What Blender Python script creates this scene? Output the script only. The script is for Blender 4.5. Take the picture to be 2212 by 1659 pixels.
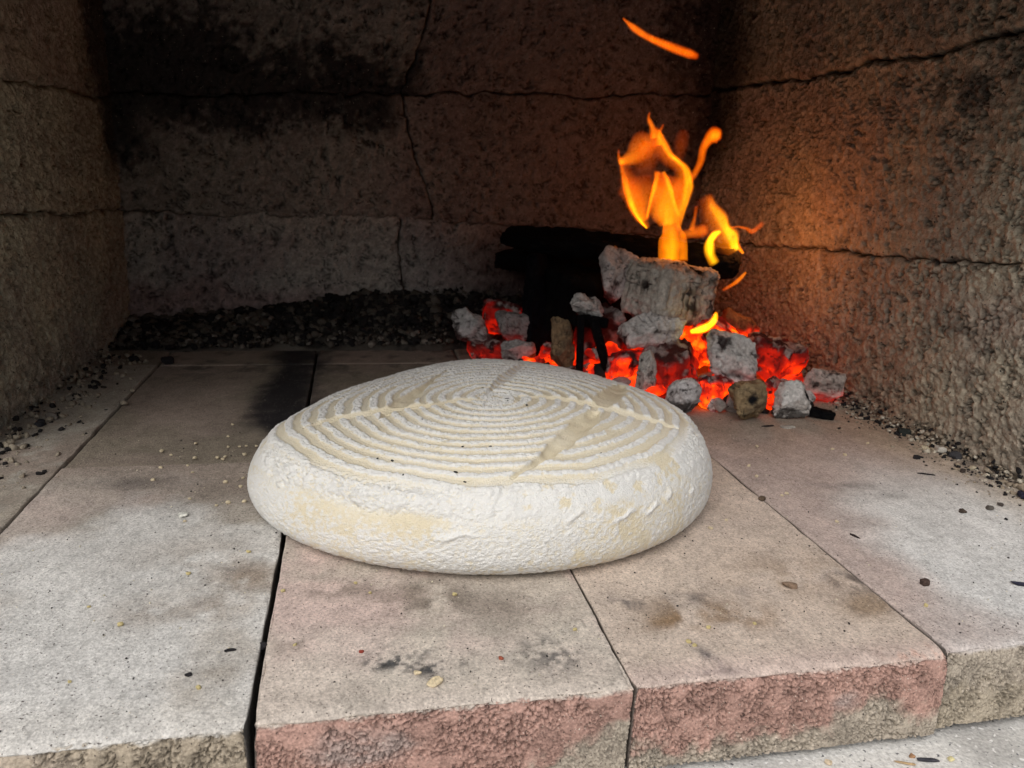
import bpy, math, random
import numpy as np
np.seterr(over='ignore')
from mathutils import Matrix, Vector, Euler

scene = bpy.context.scene
for o in list(bpy.data.objects):
    bpy.data.objects.remove(o, do_unlink=True)
COL = scene.collection
R_ = math.radians

# ------------------------------------------------------------------ camera
# world: X along the hearth's front edge, Y into the oven, Z up, metres, hearth top at z = 0
cam_d = bpy.data.cameras.new('camera')
cam = bpy.data.objects.new('camera', cam_d)
COL.objects.link(cam)
cx = Vector((0.9798, -0.1960, 0.0402)); cf = Vector((0.1995, 0.9414, -0.2719))
cf.normalize(); cx = (cx - cf * cx.dot(cf)).normalized(); cu = cx.cross(cf)
cam.matrix_world = Matrix(((cx.x, cu.x, -cf.x, 0.0), (cx.y, cu.y, -cf.y, 0.0), (cx.z, cu.z, -cf.z, 0.26), (0, 0, 0, 1)))
cam_d.sensor_width = 36.0
cam_d.lens = 36.0 * 1662 / 2212
cam_d.clip_start = 0.01
cam_d.clip_end = 100
cam_d.dof.use_dof = True
cam_d.dof.focus_distance = 0.52
cam_d.dof.aperture_fstop = 20.0
scene.camera = cam

# ------------------------------------------------------------------ light: overcast day entering by the oven's mouth
SUN_EL, SUN_AZ = 50.0, 212.0          # elevation; azimuth measured from +Y clockwise (behind the camera)
world = bpy.data.worlds.new('World')
scene.world = world
world.use_nodes = True
nt = world.node_tree
bg = nt.nodes['Background']
sky = nt.nodes.new('ShaderNodeTexSky')
sky.sky_type = 'NISHITA'
sky.sun_disc = False
sky.sun_elevation = R_(SUN_EL)
sky.sun_rotation = R_(SUN_AZ)
sky.air_density = 1.0
sky.dust_density = 6.0
sky.ozone_density = 1.0
hs = nt.nodes.new('ShaderNodeHueSaturation')
hs.inputs['Saturation'].default_value = 0.55
nt.links.new(sky.outputs[0], hs.inputs['Color'])
nt.links.new(hs.outputs[0], bg.inputs['Color'])
bg.inputs['Strength'].default_value = 0.10
sun_d = bpy.data.lights.new('sun', 'SUN')
sun_d.energy = 1.5
sun_d.angle = R_(70)
sun_d.color = (1.0, 0.985, 0.96)
sun = bpy.data.objects.new('sun', sun_d)
COL.objects.link(sun)
az, el = R_(SUN_AZ), R_(SUN_EL)
sdir = Vector((math.sin(az) * math.cos(el), math.cos(az) * math.cos(el), math.sin(el)))
sun.rotation_euler = sdir.to_track_quat('Z', 'Y').to_euler()

scene.view_settings.view_transform = 'Standard'
scene.view_settings.look = 'None'
scene.view_settings.gamma = 1.0
scene.view_settings.use_curve_mapping = False
scene.view_settings.exposure = -0.08
scene.render.engine = 'CYCLES'
scene.cycles.use_denoising = True
scene.cycles.transparent_max_bounces = 40
scene.cycles.max_bounces = 6
scene.cycles.diffuse_bounces = 4
scene.cycles.use_adaptive_sampling = True
scene.cycles.adaptive_threshold = 0.025
scene.cycles.adaptive_min_samples = 24

# ------------------------------------------------------------------ numpy noise
_TAB = np.random.RandomState(7).rand(65536).astype(np.float32)
def _h(ix, iy, iz, seed):
    k = ix * np.int32(73856093) ^ iy * np.int32(19349663) ^ iz * np.int32(83492791)
    k ^= (k >> np.int32(15))
    k = (k + np.int32((seed * 7919) % 1000003)) * np.int32(-1640531527)
    return _TAB[(k >> np.int32(9)) & np.int32(65535)]

def _cell(P, s):
    Q = np.asarray(P, dtype=np.float32) * np.float32(s)
    i = np.floor(Q); f = Q - i
    return i.astype(np.int32), f

def vnoise(P, s, seed=0):
    i, f = _cell(P, s)
    f = f * f * f * (f * (f * 6 - 15) + 10)
    x, y, z = (np.ascontiguousarray(i[:, k]) for k in range(3)); fx, fy, fz = (np.ascontiguousarray(f[:, k]) for k in range(3))
    x1, y1, z1 = x + np.int32(1), y + np.int32(1), z + np.int32(1)
    def lz(xx, yy):
        a = _h(xx, yy, z, seed); return a + fz * (_h(xx, yy, z1, seed) - a)
    a, b = lz(x, y), lz(x, y1); a = a + fy * (b - a)
    c, d = lz(x1, y), lz(x1, y1); c = c + fy * (d - c)
    return (a + fx * (c - a)) * 2 - 1

def fbm(P, s, o=4, seed=0, g=0.5):
    r, a, t = 0, 1.0, 0
    for k in range(o):
        r = r + a * vnoise(P, s * 2.03 ** k, seed + 17 * k); t += a; a *= g
    return r / t

def worley(P, s, seed=0):
    i, f = _cell(P, s); Q = f
    f1 = np.full(len(Q), 9.0, np.float32); f2 = np.full(len(Q), 9.0, np.float32)
    for a in (-1, 0, 1):
        for b in (-1, 0, 1):
            for c in (-1, 0, 1):
                x, y, z = i[:, 0] + np.int32(a), i[:, 1] + np.int32(b), i[:, 2] + np.int32(c)
                d = np.sqrt((a + _h(x, y, z, seed) - f[:, 0]) ** 2 + (b + _h(x, y, z, seed + 5) - f[:, 1]) ** 2 + (c + _h(x, y, z, seed + 9) - f[:, 2]) ** 2)
                f2 = np.minimum(f2, np.maximum(f1, d)); f1 = np.minimum(f1, d)
    return f1, f2

def worley2(P, s, seed=0):
    i, f = _cell(P, s); Q = f; o = np.zeros(len(Q), np.int32)
    f1 = np.full(len(Q), 9.0); f2 = np.full(len(Q), 9.0); cid = np.zeros(len(Q))
    for a in (-1, 0, 1):
        for b in (-1, 0, 1):
            x, y = i[:, 0] + np.int32(a), i[:, 1] + np.int32(b)
            d = np.hypot(a + _h(x, y, o, seed) - f[:, 0], b + _h(x, y, o, seed + 5) - f[:, 1])
            cid = np.where(d < f1, _h(x, y, o, seed + 11), cid)
            f2 = np.minimum(f2, np.maximum(f1, d)); f1 = np.minimum(f1, d)
    return f1, f2, cid

def part_worley(P, s, seed, mask):
    f1 = np.full(len(P), 0.5); f2 = np.full(len(P), 1.0)
    if mask.any():
        f1[mask], f2[mask] = worley(P[mask], s, seed)
    return f1, f2

def ss(a, b, x):
    t = np.clip((x - a) / (b - a), 0, 1)
    return t * t * (3 - 2 * t)

def mix(a, b, t):
    t = np.asarray(t)[:, None]
    return np.asarray(a) * (1 - t) + np.asarray(b) * t

def blob(x, y, cx_, cy_, rx, ry, ang=0.0):
    c, s = math.cos(ang), math.sin(ang)
    dx, dy = x - cx_, y - cy_
    u, v = (dx * c + dy * s) / rx, (-dx * s + dy * c) / ry
    return np.exp(-(u * u + v * v))

# ------------------------------------------------------------------ mesh building
def mesh_np(name, V, F, col=None, floats=None, smooth=True):
    me = bpy.data.meshes.new(name)
    V = np.ascontiguousarray(V, dtype=np.float32); F = np.ascontiguousarray(F, dtype=np.int32)
    k = F.shape[1]
    me.vertices.add(len(V)); me.vertices.foreach_set('co', V.ravel())
    me.loops.add(F.size); me.loops.foreach_set('vertex_index', F.ravel())
    me.polygons.add(len(F)); me.polygons.foreach_set('loop_start', np.arange(0, F.size, k, dtype=np.int32))
    me.update(calc_edges=True)
    if smooth:
        me.polygons.foreach_set('use_smooth', np.ones(len(F), dtype=bool))
    if col is not None:
        a = me.attributes.new('col', 'FLOAT_COLOR', 'POINT')
        c4 = np.ones((len(V), 4), dtype=np.float32); c4[:, :3] = col
        a.data.foreach_set('color', c4.ravel())
    for n, v in (floats or {}).items():
        a = me.attributes.new(n, 'FLOAT', 'POINT'); a.data.foreach_set('value', np.ascontiguousarray(v, dtype=np.float32))
    me.validate()
    return me

def link(name, me, mat=None, parent=None):
    o = bpy.data.objects.new(name, me)
    COL.objects.link(o)
    if mat is not None and not me.materials:
        me.materials.append(mat)
    if parent is not None:
        o.parent = parent
    return o

def tag(o, label=None, cat=None, group=None, kind=None):
    if label: o['label'] = label
    if cat: o['category'] = cat
    if group: o['group'] = group
    if kind: o['kind'] = kind
    return o

def empty(name, loc=(0, 0, 0)):
    o = bpy.data.objects.new(name, None)
    o.empty_display_size = 0.02
    o.location = loc
    COL.objects.link(o)
    return o

def grid_faces(nu, nv, wrap_u=False):
    a = np.arange(nu * nv).reshape(nu, nv)
    if wrap_u:
        a = np.vstack([a, a[:1]])
    return np.stack([a[:-1, :-1], a[1:, :-1], a[1:, 1:], a[:-1, 1:]], -1).reshape(-1, 4)

def box_grid(dims, res, r):
    """rounded box centred at 0: welded vertices, outward unit normals, quads; res = (cells x, y, z)"""
    hx = np.array(dims) / 2
    axs = []
    for k in range(3):
        n = max(2, int(res[k]))
        t = np.linspace(-1, 1, n + 1)
        t = np.sign(t) * (1 - (1 - np.abs(t)) ** 1.25)
        axs.append(t * hx[k])
    Vs, Fs, off = [], [], 0
    for k in range(3):
        u, v = (k + 1) % 3, (k + 2) % 3
        for s in (-1, 1):
            A, B = np.meshgrid(axs[u], axs[v], indexing='ij')
            P = np.zeros(A.shape + (3,)); P[..., u] = A; P[..., v] = B; P[..., k] = s * hx[k]
            F = grid_faces(*A.shape) + off
            if s < 0: F = F[:, ::-1]
            Vs.append(P.reshape(-1, 3)); Fs.append(F); off += A.size
    V = np.vstack(Vs); F = np.vstack(Fs)
    key = np.round(V * 1e6).astype(np.int64)
    _, idx, inv = np.unique(key, axis=0, return_index=True, return_inverse=True)
    V = V[idx]; F = inv.reshape(-1)[F]
    q = np.clip(V, -(hx - r), hx - r)
    n = V - q
    n /= np.maximum(np.linalg.norm(n, axis=1), 1e-9)[:, None]
    return q + n * r, n, F

def box_mesh(name, lo, hi):
    (a, b, c), (d, e, f) = lo, hi
    V = np.array([(a, b, c), (d, b, c), (d, e, c), (a, e, c), (a, b, f), (d, b, f), (d, e, f), (a, e, f)], float)
    F = np.array([(0, 3, 2, 1), (4, 5, 6, 7), (0, 1, 5, 4), (1, 2, 6, 5), (2, 3, 7, 6), (3, 0, 4, 7)])
    return mesh_np(name, V, F, np.tile((0.2, 0.17, 0.13), (8, 1)), smooth=False)

# ------------------------------------------------------------------ materials
def new_mat(name):
    m = bpy.data.materials.new(name); m.use_nodes = True
    n = m.node_tree.nodes
    return m, m.node_tree, n['Principled BSDF'], n['Material Output']

def grain_mat(name, rough=0.92, spec=0.2, col_noise=(420.0, 0.25), bump=((900.0, 0.35, 0.0004),), voro=None, speck=None, sheen=0.0):
    """base colour = attribute 'col' with fine mottling; bump = (scale, strength, distance) noises"""
    m, t, p, out = new_mat(name)
    N, L = t.nodes, t.links
    at = N.new('ShaderNodeAttribute'); at.attribute_name = 'col'
    tc = N.new('ShaderNodeTexCoord')
    no = N.new('ShaderNodeTexNoise'); no.inputs['Scale'].default_value = col_noise[0]; no.inputs['Detail'].default_value = 4; no.inputs['Roughness'].default_value = 0.65
    L.new(tc.outputs['Object'], no.inputs['Vector'])
    mr = N.new('ShaderNodeMapRange'); mr.inputs['From Min'].default_value = 0.25; mr.inputs['From Max'].default_value = 0.75
    mr.inputs['To Min'].default_value = 1 - col_noise[1]; mr.inputs['To Max'].default_value = 1 + col_noise[1]
    L.new(no.outputs['Fac'], mr.inputs['Value'])
    vm = N.new('ShaderNodeVectorMath'); vm.operation = 'SCALE'
    L.new(at.outputs['Color'], vm.inputs[0]); L.new(mr.outputs[0], vm.inputs['Scale'])
    src = vm.outputs[0]
    if speck:                                   # (scale, threshold, colour): sparse mineral specks
        for (sc_, th, c_) in speck:
            vo = N.new('ShaderNodeTexNoise'); vo.inputs['Scale'].default_value = sc_; vo.inputs['Detail'].default_value = 1.5
            L.new(tc.outputs['Object'], vo.inputs['Vector'])
            m2 = N.new('ShaderNodeMapRange'); m2.inputs['From Min'].default_value = th; m2.inputs['From Max'].default_value = th + 0.05
            L.new(vo.outputs['Fac'], m2.inputs['Value'])
            mx = N.new('ShaderNodeMix'); mx.data_type = 'RGBA'
            L.new(m2.outputs[0], mx.inputs['Factor']); L.new(src, mx.inputs['A']); mx.inputs['B'].default_value = (*c_, 1)
            src = mx.outputs['Result']
    L.new(src, p.inputs['Base Color'])
    p.inputs['Roughness'].default_value = rough
    p.inputs['Specular IOR Level'].default_value = spec
    if sheen: p.inputs['Sheen Weight'].default_value = sheen
    prev = None
    for (sc_, st, di) in bump:
        b = N.new('ShaderNodeBump'); b.inputs['Strength'].default_value = st; b.inputs['Distance'].default_value = di
        nn = N.new('ShaderNodeTexNoise'); nn.inputs['Scale'].default_value = sc_; nn.inputs['Detail'].default_value = 3
        L.new(tc.outputs['Object'], nn.inputs['Vector']); L.new(nn.outputs['Fac'], b.inputs['Height'])
        if prev: L.new(prev, b.inputs['Normal'])
        prev = b.outputs[0]
    if voro:
        sc_, st, di = voro
        b = N.new('ShaderNodeBump'); b.inputs['Strength'].default_value = st; b.inputs['Distance'].default_value = di; b.invert = True
        vv = N.new('ShaderNodeTexVoronoi'); vv.inputs['Scale'].default_value = sc_; vv.feature = 'F1'
        wp = N.new('ShaderNodeTexNoise'); wp.inputs['Scale'].default_value = sc_ * 0.8
        ad = N.new('ShaderNodeVectorMath'); ad.operation = 'MULTIPLY_ADD'
        L.new(wp.outputs['Color'], ad.inputs[0]); ad.inputs[1].default_value = (0.6 / sc_,) * 3; L.new(tc.outputs['Object'], ad.inputs[2])
        L.new(tc.outputs['Object'], wp.inputs['Vector']); L.new(ad.outputs[0], vv.inputs['Vector'])
        L.new(vv.outputs['Distance'], b.inputs['Height'])
        if prev: L.new(prev, b.inputs['Normal'])
        prev = b.outputs[0]
    if prev: L.new(prev, p.inputs['Normal'])
    return m

M_BRICK = grain_mat('fired_clay', col_noise=(650, 0.42), bump=((700, 0.6, 0.0008),), speck=((700, 0.67, (0.07, 0.055, 0.05)), (900, 0.70, (0.75, 0.68, 0.58))))
M_WALL = grain_mat('granular_refractory', col_noise=(260, 0.30), bump=((900, 0.5, 0.0010),), voro=(420, 0.55, 0.0016), speck=((330, 0.68, (0.03, 0.026, 0.025)), (420, 0.72, (0.5, 0.46, 0.38))))
M_BREAD = grain_mat('floured_dough', rough=0.85, spec=0.12, col_noise=(300, 0.06), bump=((900, 0.85, 0.0011),))
M_GRIT = grain_mat('ash_and_grit', col_noise=(500, 0.35), bump=((900, 0.6, 0.001),))
M_GRANITE = grain_mat('pale_granite', col_noise=(380, 0.35), bump=((500, 0.5, 0.0015),), speck=((420, 0.68, (0.12, 0.12, 0.13)), (260, 0.64, (0.8, 0.79, 0.77))))
M_BACK = grain_mat('masonry_backing', col_noise=(60, 0.3), bump=((200, 0.4, 0.002),))

def flour_over(m, colour):
    """dust the material's base colour with flour: attribute 'flour' broken up by fine grain"""
    t = m.node_tree; N, L = t.nodes, t.links; p = N['Principled BSDF']
    src = p.inputs['Base Color'].links[0].from_socket
    at = N.new('ShaderNodeAttribute'); at.attribute_name = 'flour'; tc = N.new('ShaderNodeTexCoord')
    acc = at.outputs['Fac']
    for sc_, k in ((750.0, 0.75), (2300.0, 0.40)):
        no = N.new('ShaderNodeTexNoise'); no.inputs['Scale'].default_value = sc_; no.inputs['Detail'].default_value = 2
        L.new(tc.outputs['Object'], no.inputs['Vector'])
        ma = N.new('ShaderNodeMath'); ma.operation = 'MULTIPLY_ADD'; ma.inputs[1].default_value = k
        su = N.new('ShaderNodeMath'); su.operation = 'SUBTRACT'; su.inputs[1].default_value = 0.5
        L.new(no.outputs['Fac'], su.inputs[0]); L.new(su.outputs[0], ma.inputs[0]); L.new(acc, ma.inputs[2]); acc = ma.outputs[0]
    mr = N.new('ShaderNodeMapRange'); mr.interpolation_type = 'SMOOTHSTEP'; mr.inputs['From Min'].default_value = -0.02; mr.inputs['From Max'].default_value = 0.98
    L.new(acc, mr.inputs['Value'])
    mx = N.new('ShaderNodeMix'); mx.data_type = 'RGBA'; L.new(mr.outputs[0], mx.inputs['Factor']); L.new(src, mx.inputs['A']); mx.inputs['B'].default_value = (*colour, 1)
    L.new(mx.outputs['Result'], p.inputs['Base Color'])
flour_over(M_BREAD, (0.785, 0.785, 0.76))

def ember_mat(hot=True):
    m, t, p, out = new_mat('burning_wood' if hot else 'burnt_wood')
    N, L = t.nodes, t.links
    ac = N.new('ShaderNodeAttribute'); ac.attribute_name = 'col'
    ah = N.new('ShaderNodeAttribute'); ah.attribute_name = 'burn'
    tc = N.new('ShaderNodeTexCoord')
    no = N.new('ShaderNodeTexNoise'); no.inputs['Scale'].default_value = 260; no.inputs['Detail'].default_value = 5; no.inputs['Roughness'].default_value = 0.7
    L.new(tc.outputs['Object'], no.inputs['Vector'])
    mr = N.new('ShaderNodeMapRange'); mr.inputs['From Min'].default_value = 0.3; mr.inputs['From Max'].default_value = 0.7; mr.inputs['To Min'].default_value = 0.65; mr.inputs['To Max'].default_value = 1.3
    L.new(no.outputs['Fac'], mr.inputs['Value'])
    vm = N.new('ShaderNodeVectorMath'); vm.operation = 'SCALE'
    L.new(ac.outputs['Color'], vm.inputs[0]); L.new(mr.outputs[0], vm.inputs['Scale']); L.new(vm.outputs[0], p.inputs['Base Color'])
    p.inputs['Roughness'].default_value = 0.95; p.inputs['Specular IOR Level'].default_value = 0.1
    b = N.new('ShaderNodeBump'); b.inputs['Strength'].default_value = 0.6; b.inputs['Distance'].default_value = 0.002
    L.new(no.outputs['Fac'], b.inputs['Height']); L.new(b.outputs[0], p.inputs['Normal'])
    if not hot: return m
    n2 = N.new('ShaderNodeTexNoise'); n2.inputs['Scale'].default_value = 55; n2.inputs['Detail'].default_value = 3; n2.inputs['Roughness'].default_value = 0.45
    L.new(tc.outputs['Object'], n2.inputs['Vector'])
    m2 = N.new('ShaderNodeMapRange'); m2.inputs['From Min'].default_value = 0.32; m2.inputs['From Max'].default_value = 0.65; m2.inputs['To Min'].default_value = 0.62; m2.inputs['To Max'].default_value = 1.10
    L.new(n2.outputs['Fac'], m2.inputs['Value'])
    mu = N.new('ShaderNodeMath'); mu.operation = 'MULTIPLY'
    L.new(ah.outputs['Fac'], mu.inputs[0]); L.new(m2.outputs[0], mu.inputs[1])
    cr = N.new('ShaderNodeValToRGB'); e = cr.color_ramp.elements
    e[0].position = 0.0; e[0].color = (0, 0, 0, 1)
    e[1].position = 1.0; e[1].color = (1.0, 0.155, 0.004, 1)
    for pos, c in ((0.18, (0.006, 0.0, 0.0)), (0.40, (0.075, 0.0008, 0.0004)), (0.60, (0.34, 0.006, 0.001)), (0.80, (0.85, 0.035, 0.001))):
        k = e.new(pos); k.color = (*c, 1)
    L.new(mu.outputs[0], cr.inputs['Fac']); L.new(cr.outputs['Color'], p.inputs['Emission Color'])
    p.inputs['Emission Strength'].default_value = 2.0
    return m
M_EMBER = ember_mat(); M_BURNT = ember_mat(False)
M_EMBER.cycles.emission_sampling = 'NONE'

def flame_mat():
    m, t, p, out = new_mat('flame_gas')
    N, L = t.nodes, t.links
    N.remove(p)
    ac = N.new('ShaderNodeAttribute'); ac.attribute_name = 'col'
    em = N.new('ShaderNodeEmission'); em.inputs['Strength'].default_value = 1.0
    tr = N.new('ShaderNodeBsdfTransparent')
    ad = N.new('ShaderNodeAddShader')
    L.new(ac.outputs['Color'], em.inputs['Color']); L.new(em.outputs[0], ad.inputs[0]); L.new(tr.outputs[0], ad.inputs[1]); L.new(ad.outputs[0], out.inputs['Surface'])
    return m
M_FLAME = flame_mat(); M_FLAME.cycles.emission_sampling = 'NONE'

# ------------------------------------------------------------------ setting: ledge below the hearth
V, n, F = box_grid((2.4, 1.9, 0.10), (150, 150, 8), 0.004)
V = V + (0.1, 0.55, -0.108)
V += n * (fbm(V, 60, 4, 3) * 0.0016)[:, None]
cg = mix((0.66, 0.65, 0.62), (0.46, 0.45, 0.43), ss(-0.2, 0.35, fbm(V, 22, 4, 8)))
tag(link('ledge', mesh_np('ledge', V, F, cg), M_GRANITE), 'pale speckled granite ledge below the hearth bricks', kind='structure')

# ------------------------------------------------------------------ setting: hearth of fired clay bricks
hearth = tag(empty('hearth_floor', (0, 0.32, 0)), 'oven hearth of large pale fired clay bricks', kind='structure')
PALE, PINK, TAN, TERRA, SAND = (0.61, 0.60, 0.575), (0.58, 0.46, 0.415), (0.54, 0.455, 0.385), (0.47, 0.295, 0.245), (0.44, 0.385, 0.315)

def brick(x0, x1, y0, y1, top, seed, paint, res=0.0016, thick=0.054, rot=0.0, front=True, label=None):
    dx, dy = x1 - x0, y1 - y0
    V, n, F = box_grid((dx, dy, thick), (dx / (0.00075 if front else res), dy / (res * 1.2), thick / 0.00075 if front else 4), 0.0014)
    keep = ~((n[F[:, 0], 2] < -0.7) & (n[F[:, 2], 2] < -0.7))
    F = F[keep]
    us = np.unique(F); rm = np.zeros(len(V), np.int64); rm[us] = np.arange(len(us)); V, n, F = V[us], n[us], rm[F]
    P = V + ((x0 + x1) / 2, (y0 + y1) / 2, top - thick / 2)
    up = ss(0.55, 0.9, n[:, 2]); fr = ss(0.35, 0.8, -n[:, 1]) if front else np.zeros(len(V))
    ef = np.exp(-(np.maximum(P[:, 1] - y0, 0) / 0.006) ** 2) * np.exp(-(np.maximum(top - P[:, 2], 0) / 0.006) ** 2) if front else 0.0
    es = np.exp(-(np.minimum(P[:, 0] - x0, x1 - P[:, 0]) / 0.0022) ** 2) * up
    d = up * (fbm(P, 300, 3, seed) * 0.00030 + fbm(P, 18, 3, seed + 1) * 0.0006)
    d = d + ef * (fbm(P, 70, 4, seed + 2) * 0.0030 - 0.0016) - es * np.clip(fbm(P, 60, 4, seed + 9) + 0.1, 0, 1) * 0.0022
    if front:
        fm = fr > 0.01
        w3 = np.stack([vnoise(P, 300, seed + 31), vnoise(P, 300, seed + 32), vnoise(P, 300, seed + 33)], 1)
        Q = P * (0.75, 1.0, 1.25) + w3 * 0.0022
        f1, f2 = part_worley(Q, 390, seed + 3, fm)
        g1, g2 = part_worley(Q, 620, seed + 4, fm)
        sm = 0.25 + 0.75 * ss(-0.25, 0.2, fbm(P, 30, 3, seed + 6) + 0.15)
        crack = (1 - ss(0.03, 0.20, f2 - f1)) * ss(-0.45, 0.15, vnoise(P, 150, seed + 7) + 0.2 * sm)
        cr2 = (1 - ss(0.03, 0.25, g2 - g1)) * ss(-0.1, 0.4, vnoise(P, 120, seed + 17))
        d += fr * sm * (0.0010 * (0.5 - f1) - 0.0026 * crack - 0.0010 * cr2 + 0.0004 * (0.5 - g1))
        d += fr * fbm(P, 45, 4, seed + 5) * 0.0020
    side = ss(0.5, 0.9, np.abs(n[:, 0]))
    d += side * (fbm(P, 30, 4, seed + 8) * 0.0010 - 0.0002)
    V2 = P + n * d[:, None]
    if front:                                  # worn, rounded arris along the front
        Rr = 0.0045 + 0.0022 * fbm(P * (1, 0, 0), 30, 4, seed + 70)
        yy, zz = P[:, 1] - y0, top - P[:, 2]
        tmask = (zz < 0.0016) & (yy < Rr) & (n[:, 1] > -0.75) & (np.abs(n[:, 0]) < 0.5); fmask = (yy < 0.0016) & (zz < Rr) & ~tmask & (np.abs(n[:, 0]) < 0.5)
        phi = np.where(tmask, np.pi / 4 + np.clip(yy / Rr, 0, 1) * np.pi / 4, np.pi / 4 - np.clip(zz / Rr, 0, 1) * np.pi / 4)
        oy, oz = Rr - Rr * np.cos(np.pi / 2 - phi), None
        cyy, czz = Rr - Rr * np.cos(phi), -Rr + Rr * np.sin(phi)
        mk = tmask | fmask
        V2[:, 1] = np.where(mk, V2[:, 1] + (cyy - np.where(tmask, yy, 0.0)), V2[:, 1])
        V2[:, 2] = np.where(mk, V2[:, 2] + (czz + np.where(fmask, zz, 0.0)), V2[:, 2])
        fr = np.where(fr > 0.01, ss(-0.001, 0.0025, zz - 0.002 + 0.0035 * fbm(P, 110, 4, seed + 71)) * fr, fr * 0)
    col = paint(P, n, up, fr, seed)
    mot = 1 + up * (0.16 * fbm(P, 45, 4, seed + 60) + 0.16 * fbm(P, 170, 3, seed + 61))
    mot = mot * (1 - 0.20 * up * ss(0.30, 0.55, fbm(P, 420, 2, seed + 62)))
    col = np.asarray(col) * mot[:, None]
    col = mix(col, (0.06, 0.052, 0.045), 0.85 * side * ss(0.0005, 0.003, top - P[:, 2]))   # soot and crumbs packed in the joints
    if front:
        col = mix(col, np.asarray(col) * 0.45, fr * np.clip(0.75 * crack + 0.5 * cr2, 0, 1))   # darker colour in the cracks and pores
    c = np.array([(x0 + x1) / 2, (y0 + y1) / 2, top - thick / 2])
    o = link('brick', mesh_np('brick', V2 - c, F, np.clip(col, 0.004, 0.9)), M_BRICK, hearth)
    o.location = Vector(c) - Vector((0, 0.32, 0))
    o.rotation_euler.z = rot
    if label: o['label'] = label
    return o

SOOT_SHADE = (0.012, 0.012, 0.016)
def front_cols(P, fr, up, col, base, low, split, seed, patch=None):
    z = P[:, 2] + fbm(P, 28, 4, seed + 40) * 0.016 + fbm(P, 140, 3, seed + 41) * 0.010
    c = mix(base, low, 1 - ss(split - 0.007, split + 0.007, z))
    c = c * (1 + 0.22 * fbm(P, 70, 3, seed + 42))[:, None]
    if patch is not None:
        c = mix(c, (0.48, 0.40, 0.37), 0.75 * ss(0.25, 1.0, patch * (1 + 0.8 * fbm(P * (0.6, 1, 1.6), 90, 4, seed + 43))))
    return mix(col, c, fr)

def paint1(P, n, up, fr, s):            # pale left front brick
    x, y = P[:, 0], P[:, 1]
    m = fbm(P, 14, 4, s + 20)
    c = mix(PALE, (0.40, 0.365, 0.32), ss(-0.1, 0.5, m + 0.6 * ss(0.45, 0.62, y) - 0.1))
    c = mix(c, PINK, 0.6 * ss(-0.1, 0.35, fbm(P, 9, 3, s + 21)) * ss(0.5, 0.6, y))
    c = mix(c, (0.34, 0.28, 0.235), 0.85 * ss(0.585, 0.655, y + 0.03 * fbm(P, 16, 4, s + 26)))
    c = mix(c, (0.22, 0.155, 0.10), 0.75 * np.clip(blob(x, y, -0.068, 0.462, 0.024, 0.022) + 0.6 * blob(x, y, -0.085, 0.428, 0.03, 0.016) + 0.5 * blob(x, y, -0.125, 0.432, 0.022, 0.018) + .5 * blob(x, y, -0.1, 0.50, 0.05, 0.03), 0, 1) * ss(-0.5, 0.3, fbm(P, 55, 4, s + 22) + 0.1))
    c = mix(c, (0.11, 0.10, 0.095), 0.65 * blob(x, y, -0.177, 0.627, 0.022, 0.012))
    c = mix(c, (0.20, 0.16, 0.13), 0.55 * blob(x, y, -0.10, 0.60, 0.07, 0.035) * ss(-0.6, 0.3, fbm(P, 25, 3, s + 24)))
    c = mix(c, (0.62, 0.60, 0.56), 0.6 * ss(0.36, 0.335, y + 0.012 * fbm(P, 40, 3, s + 23)))
    return front_cols(P, fr, up, c, (0.41, 0.35, 0.27), (0.42, 0.37, 0.29), -0.03, s, blob(x, P[:, 2], -0.2, -0.015, 0.07, 0.03))

def paint2(P, n, up, fr, s):            # pink middle front brick
    x, y = P[:, 0], P[:, 1]
    c = mix(PINK, (0.48, 0.425, 0.365), ss(-0.25, 0.4, fbm(P, 17, 4, s + 20)))
    c = mix(c, (0.58, 0.53, 0.46), ss(0.41, 0.36, y + 0.02 * fbm(P, 35, 3, s + 28)) * 0.7)
    st = blob(x, y, 0.040, 0.355, 0.016, 0.007) + .9 * blob(x, y, 0.012, 0.362, 0.012, 0.006) + 0.6 * blob(x, y, 0.105, 0.358, 0.02, 0.02) + .5 * blob(x, y, 0.028, 0.372, 0.02, 0.01)
    c = mix(c, (0.07, 0.07, 0.07), np.clip(st * 1.3, 0, 1) * ss(-0.15, 0.3, 0.6 * fbm(P, 90, 3, s + 22) + 0.6 * fbm(P, 300, 3, s + 29)))
    st = blob(x, y, 0.04, 0.425, 0.03, 0.022) + 0.7 * blob(x, y, -0.012, 0.44, 0.022, 0.008) + 0.6 * blob(x, y, -0.035, 0.388, 0.012, 0.012) + .6 * blob(x, y, 0.09, 0.405, 0.03, 0.02)
    c = mix(c, (0.20, 0.165, 0.135), np.clip(st * 1.25, 0, 1) * 0.85 * ss(-0.5, 0.3, fbm(P, 60, 4, s + 23)))
    c = mix(c, (0.56, 0.50, 0.44), 0.65 * ss(0.338, 0.328, y + 0.006 * fbm(P, 50, 3, s + 24)))
    return front_cols(P, fr, up, c, TERRA, SAND, -0.052 + 0.03 * ss(0.03, 0.16, x), s, 1.1 * blob(x, P[:, 2], 0.0, -0.02, 0.03, 0.012))

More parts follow.
